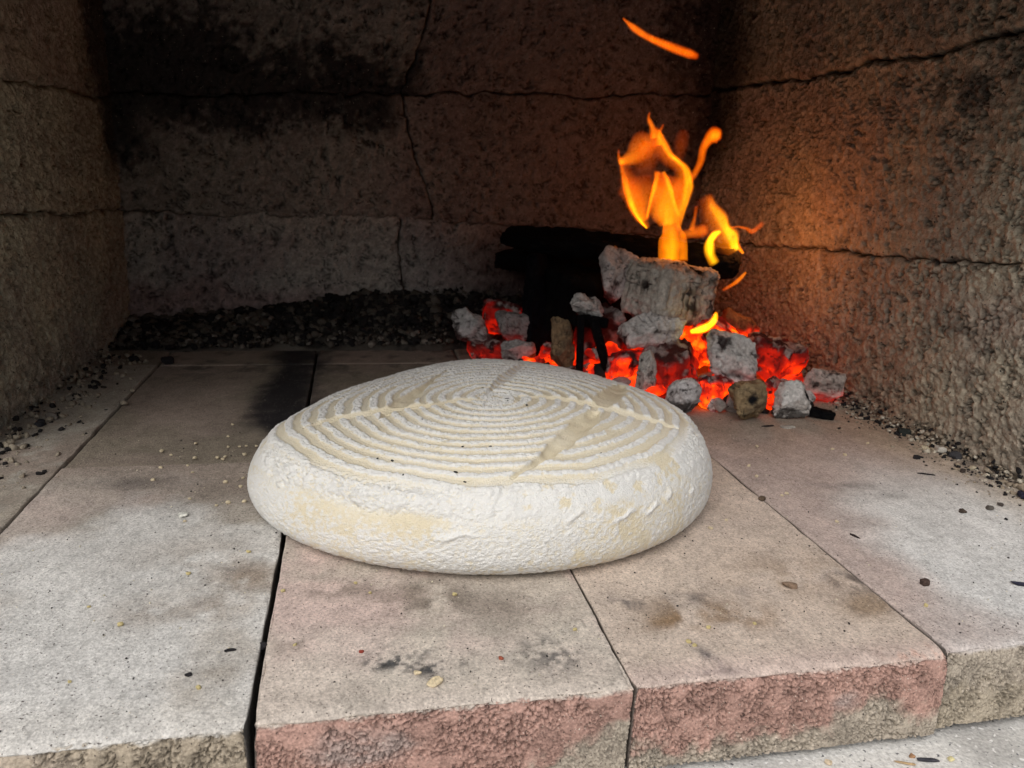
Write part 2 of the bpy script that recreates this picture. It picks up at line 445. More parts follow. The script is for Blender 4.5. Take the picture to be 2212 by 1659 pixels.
def paint3(P, n, up, fr, s):            # tan right front brick with scorch marks
    x, y = P[:, 0], P[:, 1]
    c = mix(TAN, (0.55, 0.465, 0.40), ss(-0.2, 0.4, fbm(P, 15, 4, s + 20)))
    st = blob(x, y, 0.207, 0.387, 0.034, 0.016, -0.2) + 0.7 * blob(x, y, 0.178, 0.378, 0.02, 0.008) + .5 * blob(x, y, 0.235, 0.375, 0.02, 0.01)
    c = mix(c, (0.215, 0.135, 0.07), np.clip(st, 0, 1) * 0.9 * ss(-0.6, 0.2, fbm(P, 55, 4, s + 23)))
    st = blob(x, y, 0.325, 0.407, 0.014, 0.016, 0.5) + 0.5 * blob(x, y, 0.21, 0.402, 0.04, 0.008) + 0.8 * blob(x, y, 0.192, 0.341, 0.004, 0.013, 0.35) + 0.9 * blob(x, y, 0.188, 0.329, 0.018, 0.003) + 0.6 * blob(x, y, 0.155, 0.328, 0.012, 0.003) + .5 * blob(x, y, 0.165, 0.405, 0.012, 0.01)
    c = mix(c, (0.085, 0.08, 0.085), np.clip(st * 1.3, 0, 1) * 0.9 * ss(-0.4, 0.3, fbm(P, 90, 4, s + 22)))
    st = blob(x, y, 0.32, 0.379, 0.02, 0.012, 0.3) + .5 * blob(x, y, 0.29, 0.42, 0.05, 0.03)
    c = mix(c, (0.23, 0.155, 0.085), np.clip(st * 1.3, 0, 1) * 0.7 * ss(-0.5, 0.3, fbm(P, 50, 4, s + 25)))
    c = mix(c, (0.50, 0.18, 0.07), 0.9 * blob(x, y, 0.318, 0.329, 0.022, 0.006) * ss(-0.2, 0.3, fbm(P, 110, 3, s + 26)))
    c = mix(c, PINK, 0.6 * ss(0.35, 0.33, y))
    return front_cols(P, fr, up, c, TERRA, SAND, -0.043 + 0.016 * ss(0.2, 0.33, x), s, 0.9 * blob(x, P[:, 2], 0.272, -0.022, 0.012, 0.008))

def paint4(P, n, up, fr, s):            # right column: pink turning white with ash, grit at the wall
    x, y = P[:, 0], P[:, 1]
    c = mix((0.46, 0.38, 0.345), (0.60, 0.60, 0.585), ss(0.345, 0.42, x + 0.05 * fbm(P, 12, 4, s + 20) - 0.25 * (y - 0.42)) * ss(0.66, 0.50, y))
    c = mix(c, (0.36, 0.29, 0.23), ss(0.55, 0.75, y + 0.1 * fbm(P, 9, 3, s + 21)))
    c = mix(c, (0.42, 0.35, 0.27), ss(0.50, 0.57, x + 0.03 * fbm(P, 15, 3, s + 22)) * 0.7)
    c = mix(c, (0.16, 0.155, 0.15), 0.5 * (blob(x, y, 0.43, 0.555, 0.05, 0.012, -0.2) + blob(x, y, 0.46, 0.535, 0.02, 0.01)) * ss(-0.4, 0.3, fbm(P, 70, 4, s + 23)))
    c = mix(c, (0.05, 0.045, 0.04), 0.7 * ss(0.535, 0.60, x + 0.03 * fbm(P, 60, 4, s + 24)) * ss(0.0, 0.3, fbm(P, 130, 3, s + 25)))
    return front_cols(P, fr, up, c, SAND, (0.42, 0.365, 0.285), -0.03, s, None) * (1 - 0.0 * up)[:, None]

def paint0(P, n, up, fr, s):            # left column, dusty
    c = mix((0.37, 0.335, 0.28), (0.30, 0.25, 0.21), ss(-0.2, 0.4, fbm(P, 13, 4, s + 20)))
    return mix(c, (0.40, 0.37, 0.32), ss(0.1, 0.5, fbm(P, 40, 4, s + 21)))

def paint_back(P, n, up, fr, s):        # bricks of the back rows: browner, dark strip behind the loaf
    x, y = P[:, 0], P[:, 1]
    c = mix((0.30, 0.245, 0.205), (0.245, 0.21, 0.165), ss(-0.2, 0.4, fbm(P, 11, 4, s + 20)))
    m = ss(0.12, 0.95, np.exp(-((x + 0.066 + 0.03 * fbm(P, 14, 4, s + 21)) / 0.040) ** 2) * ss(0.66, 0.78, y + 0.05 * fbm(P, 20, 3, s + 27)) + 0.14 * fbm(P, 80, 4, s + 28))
    c = mix(c, SOOT_SHADE, np.clip(m, 0, 1) * 0.95)
    c = mix(c, (0.05, 0.045, 0.042), 0.6 * ss(0.15, 0.45, fbm(P, 60, 4, s + 24)) * ss(0.9, 1.02, y))
    return c

XA, XB, XC, XD = -0.2446, -0.0515, 0.1410, 0.3335
YF, Y1, Y2 = 0.323, 0.667, 1.011
brick(-0.50, XA - 0.0006, YF, 1.012, 0.0005, 11, paint0, res=0.0028, front=False, label='dusty grey hearth brick along the left wall')
brick(XA + 0.0004, XB - 0.0016, YF - 0.002, Y1 - 0.0008, 0.0, 12, paint1, label='pale grey front hearth brick left of the loaf')
brick(XB + 0.0012, XC - 0.0006, YF, Y1 - 0.001, 0.0, 13, paint2, label='pinkish front hearth brick under the near edge of the loaf')
brick(XC + 0.0006, XD - 0.0005, YF, Y1 - 0.001, 0.0, 14, paint3, label='tan front hearth brick with brown scorch marks')
brick(XD + 0.0005, 0.66, YF + 0.004, 1.012, 0.0006, 15, paint4, label='pink to ash white hearth brick along the right wall')
brick(XA + 0.001, XB - 0.001, Y1 - 0.0006, Y2, -0.001, 16, paint_back, res=0.0024, front=False, label='dark brown back hearth brick with darker strip')
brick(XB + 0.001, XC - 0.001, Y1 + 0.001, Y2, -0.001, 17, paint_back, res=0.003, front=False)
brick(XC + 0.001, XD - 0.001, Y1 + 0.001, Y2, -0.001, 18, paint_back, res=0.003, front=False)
for k, (a, b) in enumerate(((-0.50, XA), (XA, XB), (XB, XC), (XC, XD), (XD, 0.66))):
    brick(a + 0.001, b - 0.001, Y2 + 0.003, 1.30, -0.001, 20 + k, paint_back, res=0.006, front=False)

# ------------------------------------------------------------------ setting: oven walls and ceiling of rough refractory blocks
def zc(x): return 0.328 + 0.064 * (x + 0.325) / 0.915
def xr(y): return 0.592 - 0.027 * ss(0.95, 1.22, y)

def pl_left(u, v, d): return np.stack([-0.325 + d, u, v], -1)
def pl_back(u, v, d): return np.stack([u, 1.22 - d, v], -1)
def pl_right(u, v, d): return np.stack([xr(u) - d, u, v], -1)

def block(name, parent, plane, corners, res, seed, paint, flip=False, warp=0.009, grain=1.0, seam=0.0032):
    c = np.array(corners, float)             # (u,v) of 00, 10, 11, 01
    lu = max(np.linalg.norm(c[1] - c[0]), np.linalg.norm(c[2] - c[3])); lv = max(np.linalg.norm(c[3] - c[0]), np.linalg.norm(c[2] - c[1]))
    nu, nv = int(lu / res) + 2, int(lv / res) + 2
    s, t = np.meshgrid(np.linspace(0, 1, nu), np.linspace(0, 1, nv), indexing='ij')
    s = np.pad(s, 1, mode='edge'); t = np.pad(t, 1, mode='edge')
    UV = (c[0] * ((1 - s) * (1 - t))[..., None] + c[1] * (s * (1 - t))[..., None] + c[2] * (s * t)[..., None] + c[3] * ((1 - s) * t)[..., None])
    e = np.minimum(np.minimum(s, 1 - s) * lu, np.minimum(t, 1 - t) * lv).ravel()
    u, v = UV[..., 0].ravel(), UV[..., 1].ravel()
    W = np.stack([u, v, np.full_like(u, 3.1)], 1)
    wu = fbm(W, 14, 3, 101) * warp + fbm(W, 75, 4, 103) * 0.0055; wv = fbm(W, 14, 3, 202) * warp + fbm(W, 75, 4, 104) * 0.0055
    u2, v2 = u + wu, v + wv
    W2 = np.stack([u2, v2, np.full_like(u, seed * 0.37)], 1)
    wj = np.stack([vnoise(W2, 330, seed + 21), vnoise(W2, 330, seed + 22), u * 0], 1) * 0.0016
    f1, f2, cid = worley2(W2 + wj, 175, seed)
    pit = ss(0.02, 0.30, fbm(W2, 95, 3, seed + 23)) * (1 - ss(0.05, 0.32, f2 - f1))
    d = fbm(W2, 9, 4, seed + 1) * 0.004 + ((0.55 - f1) * 0.0036 + (cid - 0.5) * 0.0023 - 0.0048 * pit) * grain + fbm(W2, 70, 3, seed + 2) * 0.0012 * grain
    d -= seam * np.exp(-(e / 0.0020) ** 1.3) * (0.35 + 0.65 * ss(-0.35, 0.15, fbm(W2, 45, 3, seed + 25)))
    rim = np.zeros(s.shape, bool); rim[0] = rim[-1] = True; rim[:, 0] = rim[:, -1] = True
    d = np.where(rim.ravel(), -0.03, d)
    P = plane(u2, v2, d)
    F = grid_faces(*s.shape)
    if flip: F = F[:, ::-1]
    col = paint(u2, v2, W2, seed) * (0.78 + 0.44 * cid)[:, None]
    col = mix(col, np.asarray(col) * 0.15, 0.85 * pit)
    col = mix(col, SOOT_SHADE, min(0.8, seam * 120) * np.exp(-(e / 0.0035) ** 2) * ss(-0.05, 0.35, fbm(W2, 60, 3, seed + 24)))
    o = link(name, mesh_np(name, P, F, np.clip(col, 0.003, 0.8)), M_WALL, parent)
    return o

STONE = (0.40, 0.355, 0.275); STONE2 = (0.33, 0.285, 0.23); ROSE = (0.32, 0.25, 0.22)
def p_stone(u, v, W, s):
    c = mix(STONE, STONE2, ss(-0.3, 0.4, fbm(W, 10, 4, s + 50)))
    return mix(c, ROSE, 0.5 * ss(0.0, 0.4, fbm(W, 7, 3, s + 51)))
def p_right(u, v, W, s):
    c = p_stone(u, v, W, s)
    c = mix(c, (0.035, 0.033, 0.036), 0.75 * ss(0.05, 0.3, fbm(W, 26, 4, s + 52)) * blob(u, v, 0.66, 0.35, 0.12, 0.03))
    c = mix(c, (0.33, 0.26, 0.195), ss(0.13, 0.06, v + 0.02 * fbm(W, 12, 3, s + 53)) * ss(0.62, 0.75, u))
    c = mix(c, SOOT_SHADE, 0.9 * ss(1.10, 1.2, u + 0.04 * fbm(W, 12, 3, s + 54)) * ss(0.22, 0.32, v))
    return mix(c, SOOT_SHADE, 0.75 * ss(0.1, 0.35, fbm(W, 40, 4, s + 55)) * blob(u, v, 0.63, 0.10, 0.08, 0.03))
def p_left(u, v, W, s):
    c = p_stone(u, v, W, s) * (1.02, 1.16, 1.14)
    return mix(c, SOOT_SHADE, 0.9 * ss(1.13, 1.2, u + 0.05 * fbm(W, 14, 3, s + 54)) * ss(0.2, 0.27, v))
def p_back(u, v, W, s):
    c = mix((0.28, 0.262, 0.235), (0.24, 0.213, 0.20), ss(-0.3, 0.4, fbm(W, 9, 4, s + 50)))
    c = mix(c, (0.165, 0.122, 0.115), ss(0.02, 0.16, u + 0.05 * fbm(W, 8, 3, s + 57)) * 0.8)
    w = 0.05 * fbm(W, 12, 4, s + 56) + 0.045 * fbm(W, 110, 3, s + 59)
    m = np.maximum(ss(0.27, 0.325, v + w) * ss(0.085, 0.05, u), ss(-0.25, -0.31, u + 0.6 * w) * ss(0.20, 0.26, v + w))
    c = mix(c, SOOT_SHADE, 0.85 * m)
    c = mix(c, SOOT_SHADE, 0.9 * ss(0.50, 0.57, u + 0.5 * w) * ss(0.2, 0.27, v))
    return mix(c, SOOT_SHADE, 0.8 * ss(0.10, 0.06, v + 0.3 * w + 0.05 * ss(0.05, -0.15, u)))
def p_back_low(u, v, W, s):
    c = mix((0.37, 0.355, 0.325), (0.30, 0.275, 0.265), ss(-0.2, 0.4, fbm(W, 9, 4, s + 50)))
    c = mix(c, (0.29, 0.225, 0.215), ss(0.085, 0.05, v + 0.02 * fbm(W, 14, 3, s + 58)) * ss(0.05, -0.08, u))
    c = mix(c, (0.20, 0.145, 0.135), ss(0.10, 0.22, u) * 0.8)
    return mix(c, SOOT_SHADE, 0.93 * np.clip(1.5 * blob(u, v, 0.36, 0.06, 0.15, 0.09) * (1 + 0.5 * fbm(W, 30, 4, s + 61)), 0, 1))  # deep shade behind the burning wood, painted into the wall colour
def p_back_top(u, v, W, s):
    c = mix((0.24, 0.222, 0.20), (0.20, 0.175, 0.163), ss(-0.3, 0.4, fbm(W, 9, 4, s + 50)))
    c = mix(c, (0.18, 0.137, 0.127), ss(0.06, 0.16, u) * 0.8)
    w = 0.06 * fbm(W, 9, 4, s + 56) + 0.05 * fbm(W, 110, 3, s + 59)
    m = ss(0.455, 0.40, v + w + 0.10 * (u + 0.1)) * ss(0.115, 0.07, u + 0.3 * w - 0.35 * (v - 0.36))
    c = mix(c, SOOT_SHADE, 0.86 * np.clip(m, 0, 1))
    return mix(c, SOOT_SHADE, 0.85 * ss(0.45, 0.54, u + 0.8 * w))
def p_top(u, v, W, s):
    c = p_stone(u, v, W, s) * (0.92, 0.93, 0.92)
    return mix(c, SOOT_SHADE, 0.85 * ss(1.08, 1.18, u + 0.05 * fbm(W, 12, 3, s + 54)))

wl = tag(link('wall_left', box_mesh('wall_left', (-0.46, 0.70, -0.11), (-0.347, 1.40, 0.62)), M_BACK), 'rough granular oven wall left of the loaf', kind='structure')
wb = tag(link('wall_back', box_mesh('wall_back', (-0.46, 1.243, -0.10), (0.75, 1.38, 0.61)), M_BACK), 'dark sooty oven back wall with cracked seams', kind='structure')
wr = tag(link('wall_right', box_mesh('wall_right', (0.615, 0.45, -0.105), (0.76, 1.39, 0.615)), M_BACK), 'coarse granular oven wall glowing beside the fire', kind='structure')
tag(link('ceiling', box_mesh('ceiling', (-0.50, 0.43, 0.565), (0.80, 1.42, 0.66)), M_BACK), 'unseen oven ceiling slab added above the three wall courses for shade', kind='structure')  # out of view; added so the oven interior falls dark
tag(link('shade_lintel', box_mesh('shade_lintel', (-0.50, 0.395, 0.395), (0.80, 0.445, 0.66)), M_BACK), 'unseen lintel added across the oven mouth to shade the inside', kind='structure')  # out of view; lintel added to block daylight and keep the inside dark

block('stone_block', wl, pl_left, ((0.70, -0.04), (1.24, -0.04), (1.24, 0.174), (0.70, 0.199)), 0.0021, 31, p_left, True)
block('stone_block', wl, pl_left, ((0.70, 0.201), (1.24, 0.176), (1.24, 0.329), (0.70, 0.315)), 0.0021, 32, p_left, True)
block('stone_block', wl, pl_left, ((0.70, 0.317), (1.24, 0.331), (1.24, 0.58), (0.70, 0.58)), 0.0024, 39, p_top, True)
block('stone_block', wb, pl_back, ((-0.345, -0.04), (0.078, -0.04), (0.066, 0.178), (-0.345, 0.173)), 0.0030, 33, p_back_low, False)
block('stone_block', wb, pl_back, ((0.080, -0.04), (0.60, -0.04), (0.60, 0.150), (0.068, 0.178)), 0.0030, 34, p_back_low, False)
block('stone_block', wb, pl_back, ((-0.345, 0.175), (0.124, 0.175), (0.074, 0.353), (-0.345, 0.331)), 0.0030, 35, p_back, False)
block('stone_block', wb, pl_back, ((0.126, 0.175), (0.60, 0.152), (0.60, 0.383), (0.076, 0.354)), 0.0030, 36, p_back, False)
block('stone_block', wb, pl_back, ((-0.345, 0.333), (0.074, 0.355), (0.150, 0.58), (-0.345, 0.58)), 0.0030, 40, p_back_top, False)
block('stone_block', wb, pl_back, ((0.076, 0.356), (0.60, 0.385), (0.60, 0.58), (0.152, 0.58)), 0.0030, 43, p_back_top, False)
block('stone_block', wr, pl_right, ((0.45, -0.04), (1.24, -0.04), (1.24, 0.150), (0.45, 0.200)), 0.0018, 37, p_right, False, seam=0.008)
block('stone_block', wr, pl_right, ((0.45, 0.2015), (1.24, 0.1515), (1.24, 0.386), (0.45, 0.394)), 0.0018, 38, p_right, False, seam=0.008)
block('stone_block', wr, pl_right, ((0.45, 0.396), (1.24, 0.388), (1.24, 0.58), (0.45, 0.58)), 0.0022, 44, p_top, False, seam=0.012)

# ------------------------------------------------------------------ the loaf
BX, BY, BR, BH = 0.1057, 0.6268, 0.1958, 0.0716
def make_loaf():
    def samp(r_, z_):
        pr = np.stack([np.r_[0.0, 0.6, r_], np.r_[0.0, 0.0, z_]], 1) * (BR, BH)
        L = np.r_[0, np.cumsum(np.linalg.norm(np.diff(pr, axis=0), axis=1))]
        ls = np.linspace(0, L[-1], 4000)
        X = np.interp(ls, L, pr[:, 0]); Z = np.interp(ls, L, pr[:, 1])
        k = np.exp(-np.linspace(-2, 2, 181) ** 2); k /= k.sum()
        Xp = np.r_[-X[90:0:-1], X, -X[-2:-92:-1]]; Zp = np.r_[Z[90:0:-1], Z, Z[-2:-92:-1]]
        X = np.convolve(Xp, k, 'valid'); Z = np.convolve(Zp, k, 'valid')
        s0 = L[2] * 0.93
        li = np.r_[np.linspace(L[2] * 0.5, s0, 8, endpoint=False), np.linspace(s0, L[-1] - 0.0004, 380)]
        return np.interp(li, ls, X), np.interp(li, ls, Z)
    X1, Z1 = samp([.915, .96, .985, .998, 1.0, .995, .982, .96, .925, .87, .78, .62, .40, .2, 0], [0, .03, .09, .18, .28, .43, .57, .69, .79, .865, .915, .955, .983, .996, 1])
    X2, Z2 = samp([.915, .965, .99, 1.0, .995, .975, .94, .895, .84, .775, .69, .55, .36, .18, 0], [0, .03, .08, .15, .24, .35, .46, .57, .67, .75, .82, .90, .965, .99, 1])
    m, n = len(X1), 1050
    th = np.linspace(0, 2 * np.pi, n, endpoint=False)
    Ad = np.degrees(np.arctan2(np.sin(th), np.cos(th)))
    gz = lambda a0, w0: np.exp(-(((Ad - a0 + 180) % 360 - 180) / w0) ** 2)
    wG = np.clip(1.1 * gz(140, 55) + 0.6 * gz(20, 45), 0, 1)[:, None]
    Xg = X1 * (1 - wG) + X2 * wG; Zg = Z1 * (1 - wG) + Z2 * wG
    dX, dZ = np.gradient(Xg, axis=1), np.gradient(Zg, axis=1); q = np.hypot(dX, dZ)
    nXg, nZg = dZ / q, -dX / q                 # outward normal of a path that runs from the base outwards and over the top
    rr = 1 - 0.08 * gz(140, 50) + 0.02 * gz(-155, 35) + 0.02 * gz(-35, 28) + 0.6 * (0.008 * np.cos(3 * th + 2) + 0.006 * np.cos(5 * th))
    T = np.repeat(th, m); rr = np.repeat(rr, m)
    Xg, Zg, nXg, nZg = [a.ravel() for a in (Xg, Zg, nXg, nZg)]
    c, s = np.cos(T), np.sin(T)
    P = np.stack([Xg * rr * c, Xg * rr * s, Zg * (1 + 0.08 * Xg * c / BR + 0.02 * vnoise(np.stack([c, s, c * 0], 1), 1.3, 5))], 1)
    N = np.stack([nXg * c, nXg * s, nZg], 1)
    x, y = P[:, 0] / BR, P[:, 1] / BR
    rho = np.hypot(x, y)
    y = y * 1.018 + 0.062
    zf = Zg / BH
    nz = ss(0.3, 0.75, nZg)
    # basket rings
    w = np.stack([x, y, x * 0], 1)
    wx = 0.032 * fbm(w, 2.6, 2, 61) + 0.004 * fbm(w, 11, 2, 69); wy = 0.032 * fbm(w, 2.6, 2, 62) + 0.004 * fbm(w, 11, 2, 70)
    dx, dy = x - 0.05 + wx, (y + 0.03 + wy)
    d = np.hypot(dx, dy)
    ph = d / 0.0635 + np.arctan2(dy, dx) / (2 * np.pi) + 0.10 * fbm(w, 14, 3, 63)
    ridge = 0.5 + 0.5 * np.cos(2 * np.pi * ph)
    ridge = ss(0.12, 0.92, ridge)
    zone = ss(0.965, 0.90, rho + 0.02 * fbm(w, 9, 3, 64)) * nz
    amp = ss(0.02, 0.12, d) * (0.75 + 0.25 * fbm(w, 5, 2, 65)) * (0.75 + 0.25 * ss(0.35, -0.1, y))
    fine = fbm(P, 520, 3, 66); med = fbm(P, 120, 4, 67); big = fbm(P, 28, 4, 68)
    h = zone * amp * ridge * (0.0018 + 0.0005 * fbm(w, 7, 3, 74))
    cover = np.clip(0.30 + 0.9 * ss(0.22, 0.03, d) + 0.50 * ss(-0.05, 0.4, y) - 0.15 * ss(-0.2, -0.5, y) + 0.22 * big, 0, 1.4)
    flour_top = ss(0.36, 0.66, ridge + 0.42 * fine + 0.42 * med + 0.75 * (cover - 0.42))
    h += zone * (flour_top * (0.0004 + 0.0011 * fine) + 0.00015 * fine)
    flour = 0.16 + 0.84 * flour_top
    # slashes: (points, half width at each, depth, keeps flour)
    def slash(pts, wid, depth, keep, h, flour, lip=0.0012, side=0.0):
        pts = np.array(pts, float); best = np.full(len(x), 9.0); bw = np.full(len(x), 0.01); sg = np.zeros(len(x)); tt = np.zeros(len(x))
        xx, yy = x + 0.006 * vnoise(w, 22, 71), y + 0.006 * vnoise(w, 22, 72)
        acc = 0
        for i in range(len(pts) - 1):
            a, b = pts[i], pts[i + 1]; ab = b - a; l2 = ab @ ab
            t = np.clip(((xx - a[0]) * ab[0] + (yy - a[1]) * ab[1]) / l2, 0, 1)
            ex, ey = xx - a[0] - t * ab[0], yy - a[1] - t * ab[1]
            dd = np.hypot(ex, ey)
            up = dd < best
            best = np.where(up, dd, best); bw = np.where(up, wid[i] * (1 - t) + wid[i + 1] * t, bw)
            sg = np.where(up, np.sign(ab[0] * ey - ab[1] * ex), sg); tt = np.where(up, acc + t * math.sqrt(l2), tt)
            acc += math.sqrt(l2)
        q = best / np.maximum(bw, 1e-4)
        on = nz * (nZg > 0.2)
        inside = ss(1.12, 0.85, q) * on
        groove = np.clip(1 - q * q, 0, 1) * on
        pull = 0.0006 * vnoise(np.stack([tt * 26, best * 6, tt * 0], 1), 1.0, 73)
        hn = h * (1 - inside * (0.9 - 0.4 * keep)) - groove * (depth * np.minimum(1, bw / 0.02)) + inside * pull * (1 - keep)
        hn = hn + on * lip * np.exp(-((q - 1.25) / 0.35) ** 2) * 0.6 * (0.6 + 0.6 * sg * side) * ss(0.004, 0.02, bw)
        return hn, flour * (1 - inside * (1 - keep))
    h, flour = slash([(0.30, 0.60), (0.15, 0.28), (0.02, 0.02)], [0.02, 0.034, 0.012], 0.0024, 0.9, h, flour)
    h, flour = slash([(-0.10, 0.50), (-0.22, 0.25), (-0.31, 0.06), (-0.37, -0.05), (-0.44, -0.19)], [0.008, 0.016, 0.044, 0.042, 0.012], 0.0026, 0.10, h, flour)
    h, flour = slash([(0.72, 0.25), (0.64, 0.10), (0.53, -0.08), (0.47, -0.19)], [0.02, 0.055, 0.056, 0.022], 0.0030, 0.0, h, flour, lip=0.0016)
    h, flour = slash([(0.43, -0.255), (0.36, -0.36), (0.25, -0.52), (0.11, -0.69), (-0.03, -0.81)], [0.02, 0.052, 0.046, 0.022, 0.008], 0.0032, 0.0, h, flour, lip=0.0014)
    h, flour = slash([(-0.04, -0.83), (-0.12, -0.93), (-0.17, -1.0)], [0.012, 0.02, 0.01], 0.0004, 0.35, h, flour, lip=0.0)
    h, flour = slash([(-0.74, -0.15), (-0.60, -0.10), (-0.40, -0.085), (-0.22, -0.09), (-0.10, -0.045), (-0.01, -0.07)], [0.012, 0.034, 0.036, 0.018, 0.020, 0.008], 0.0034, 0.0, h, flour, lip=0.0011, side=0.9)
    h, flour = slash([(0.16, -0.035), (0.28, -0.06), (0.45, -0.165), (0.58, -0.275), (0.72, -0.40)], [0.010, 0.022, 0.036, 0.040, 0.012], 0.0034, 0.0, h, flour, lip=0.0011, side=0.9)
    # shoulder crust: thick cracked flour round the rim of the basket print
    ang = T
    lumpy = ss(0.86, 0.94, rho + 0.03 * big) * ss(0.50, 0.70, zf + 0.10 * big)
    lm = lumpy > 0.01
    f1, f2 = part_worley(P + 0.0025 * np.stack([fine, med, fine], 1), 210, 81, lm)
    k1, k2 = part_worley(P + 0.0015 * np.stack([med, fine, med], 1), 420, 86, lm)
    front_l = np.clip(1.9 * blob(np.cos(ang), np.sin(ang), -0.72, -0.69, 0.45, 0.45) + 0.5 * blob(np.cos(ang), np.sin(ang), 0.9, -0.3, 0.4, 0.4) + 0.30 + 0.45 * big, 0.10, 2.0)
    h += lumpy * ((0.5 - f1) * 0.0013 + (0.5 - k1) * 0.0014 + med * 0.0018 - 0.0009 * (1 - ss(0.0, 0.14, f2 - f1))) * front_l
    lf = ss(-0.45, 0.05, med + 0.6 * big + 0.35 * fine + 0.22 + 0.3 * (front_l - 0.5))
    flour = flour * (1 - lumpy) + lumpy * lf
    # a ragged step where the crust ends above the side
    st = lumpy * ss(0.60, 0.68, zf + 0.07 * fbm(P * (1, 1, 0.2), 45, 4, 82))
    h += st * 0.0012 * np.clip(front_l, 0.3, 1)
    # sides: crackled flour coat with bare patches
    side = (1 - nz) * (1 - lumpy)
    g1, g2 = part_worley(P * (1, 1, 0.9) + 0.0018 * np.stack([fine, -fine, med], 1), 300, 83, (side > 0.01) & (s < 0.5))
    streak = fbm(np.stack([T * 9, T * 0, Zg * 30], 1), 1.0, 4, 84)
    fs = 0.33 + 0.66 * big + 0.30 * streak + 0.18 * med
    A = np.degrees(np.arctan2(s, c))
    fs -= 0.71 * np.exp(-((A + 65) / 13) ** 2 - ((zf - 0.17) / 0.16) ** 2)        # bare, low on the near side
    fs -= 0.52 * np.exp(-((A + 125) / 11) ** 2 - ((zf - 0.52) / 0.17) ** 2)       # bare band on the left shoulder
    fs -= 0.41 * np.exp(-((A + 110) / 10) ** 2 - ((zf - 0.58) / 0.08) ** 2)
    fs -= 0.41 * np.exp(-((A + 128) / 9) ** 2 - ((zf - 0.12) / 0.10) ** 2)
    fs -= 0.26 * np.exp(-((A + 60) / 10) ** 2 - ((zf - 0.5) / 0.06) ** 2)
    fs -= 0.60 * np.exp(-((A + 115) / 18) ** 2 - ((zf - 0.60) / 0.05) ** 2)
    fs += 0.45 * np.exp(-((A + 95) / 10) ** 2 - ((zf - 0.25) / 0.25) ** 2)
    fs += 0.35 * np.exp(-((A + 150) / 16) ** 2)
    fs += 0.25 * np.exp(-((A + 30) / 20) ** 2)
    fl_side = ss(-0.55, 0.75, fs + 0.95 * fine + 0.40 * fbm(P, 240, 3, 87) - 0.05)
    h += side * fl_side * (0.0003 + 0.0005 * fine - 0.0007 * (1 - ss(0.0, 0.15, g2 - g1)) * ss(0.0, 0.4, fs))
    crk = side * fl_side * (1 - ss(0.01, 0.12, g2 - g1)) * ss(-0.1, 0.4, big + 0.2) + lumpy * (1 - ss(0.0, 0.10, f2 - f1)) * front_l
    # loose flakes of flour on the side
    for (fa, fz, la, lz) in ((-104, 0.45, 3.6, 0.02), (-69, 0.52, 3.0, 0.025), (-62, 0.50, 2.0, 0.02), (-56, 0.56, 1.4, 0.03), (-47, 0.47, 1.0, 0.03), (-80, 0.60, 2.0, 0.02)):
        zz = fz + 0.03 * np.sin((A - fa) * 0.7)
        bl = np.exp(-((A - fa) / la) ** 4 - ((zf - zz + 0.03 * med) / lz) ** 2)
        h += bl * 0.0014; fl_side = np.maximum(fl_side, ss(0.2, 0.5, bl))
    flour = flour * (1 - side) + side * fl_side
    flour = np.clip(flour, 0, 1)
    # gentle unevenness of the dough
    h += fbm(P, 9, 3, 85) * 0.0022 * ss(0.04, 0.2, zf)
    P2 = P + N * h[:, None]
    P2[:, 2] = np.maximum(P2[:, 2], 0.0002 + 0.0 * P2[:, 2])
    dough = mix((0.74, 0.665, 0.49), (0.77, 0.71, 0.56), ss(-0.3, 0.4, big))
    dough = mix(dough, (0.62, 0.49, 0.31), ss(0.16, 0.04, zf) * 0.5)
    fc = mix((0.83, 0.835, 0.825), (0.79, 0.785, 0.765), ss(-0.3, 0.4, med))
    col = dough
    flv = np.clip((0.04 + 0.96 * flour) * (1 - 0.6 * np.clip(crk, 0, 1)), 0, 1)
    F = grid_faces(n, m, True)
    top = len(P2)
    P2 = np.vstack([P2, [[0, 0, P2[m - 1::m, 2].mean()]]])
    col = np.vstack([col, col[m - 1:m]]); flv = np.append(flv, flv[m - 1])
    i = np.arange(n)
    tri = np.stack([i * m + m - 1, ((i + 1) % n) * m + m - 1, np.full(n, top), np.full(n, top)], 1)
    me = mesh_np('bread_dough', P2, F, col, {'flour': flv})
    # close the crown with one small fan
    import bmesh
    bm = bmesh.new(); bm.from_mesh(me); bm.verts.ensure_lookup_table()
    for t in tri:
        try: bm.faces.new([bm.verts[int(t[0])], bm.verts[int(t[1])], bm.verts[int(t[2])]]).smooth = True
        except ValueError: pass
    bm.to_mesh(me); bm.free()
    return me
loaf = link('bread_dough', make_loaf(), M_BREAD)
loaf.location = (BX, BY, 0.0008)
tag(loaf, 'large round floured loaf of raw bread dough with ring pattern and slashes', 'bread')

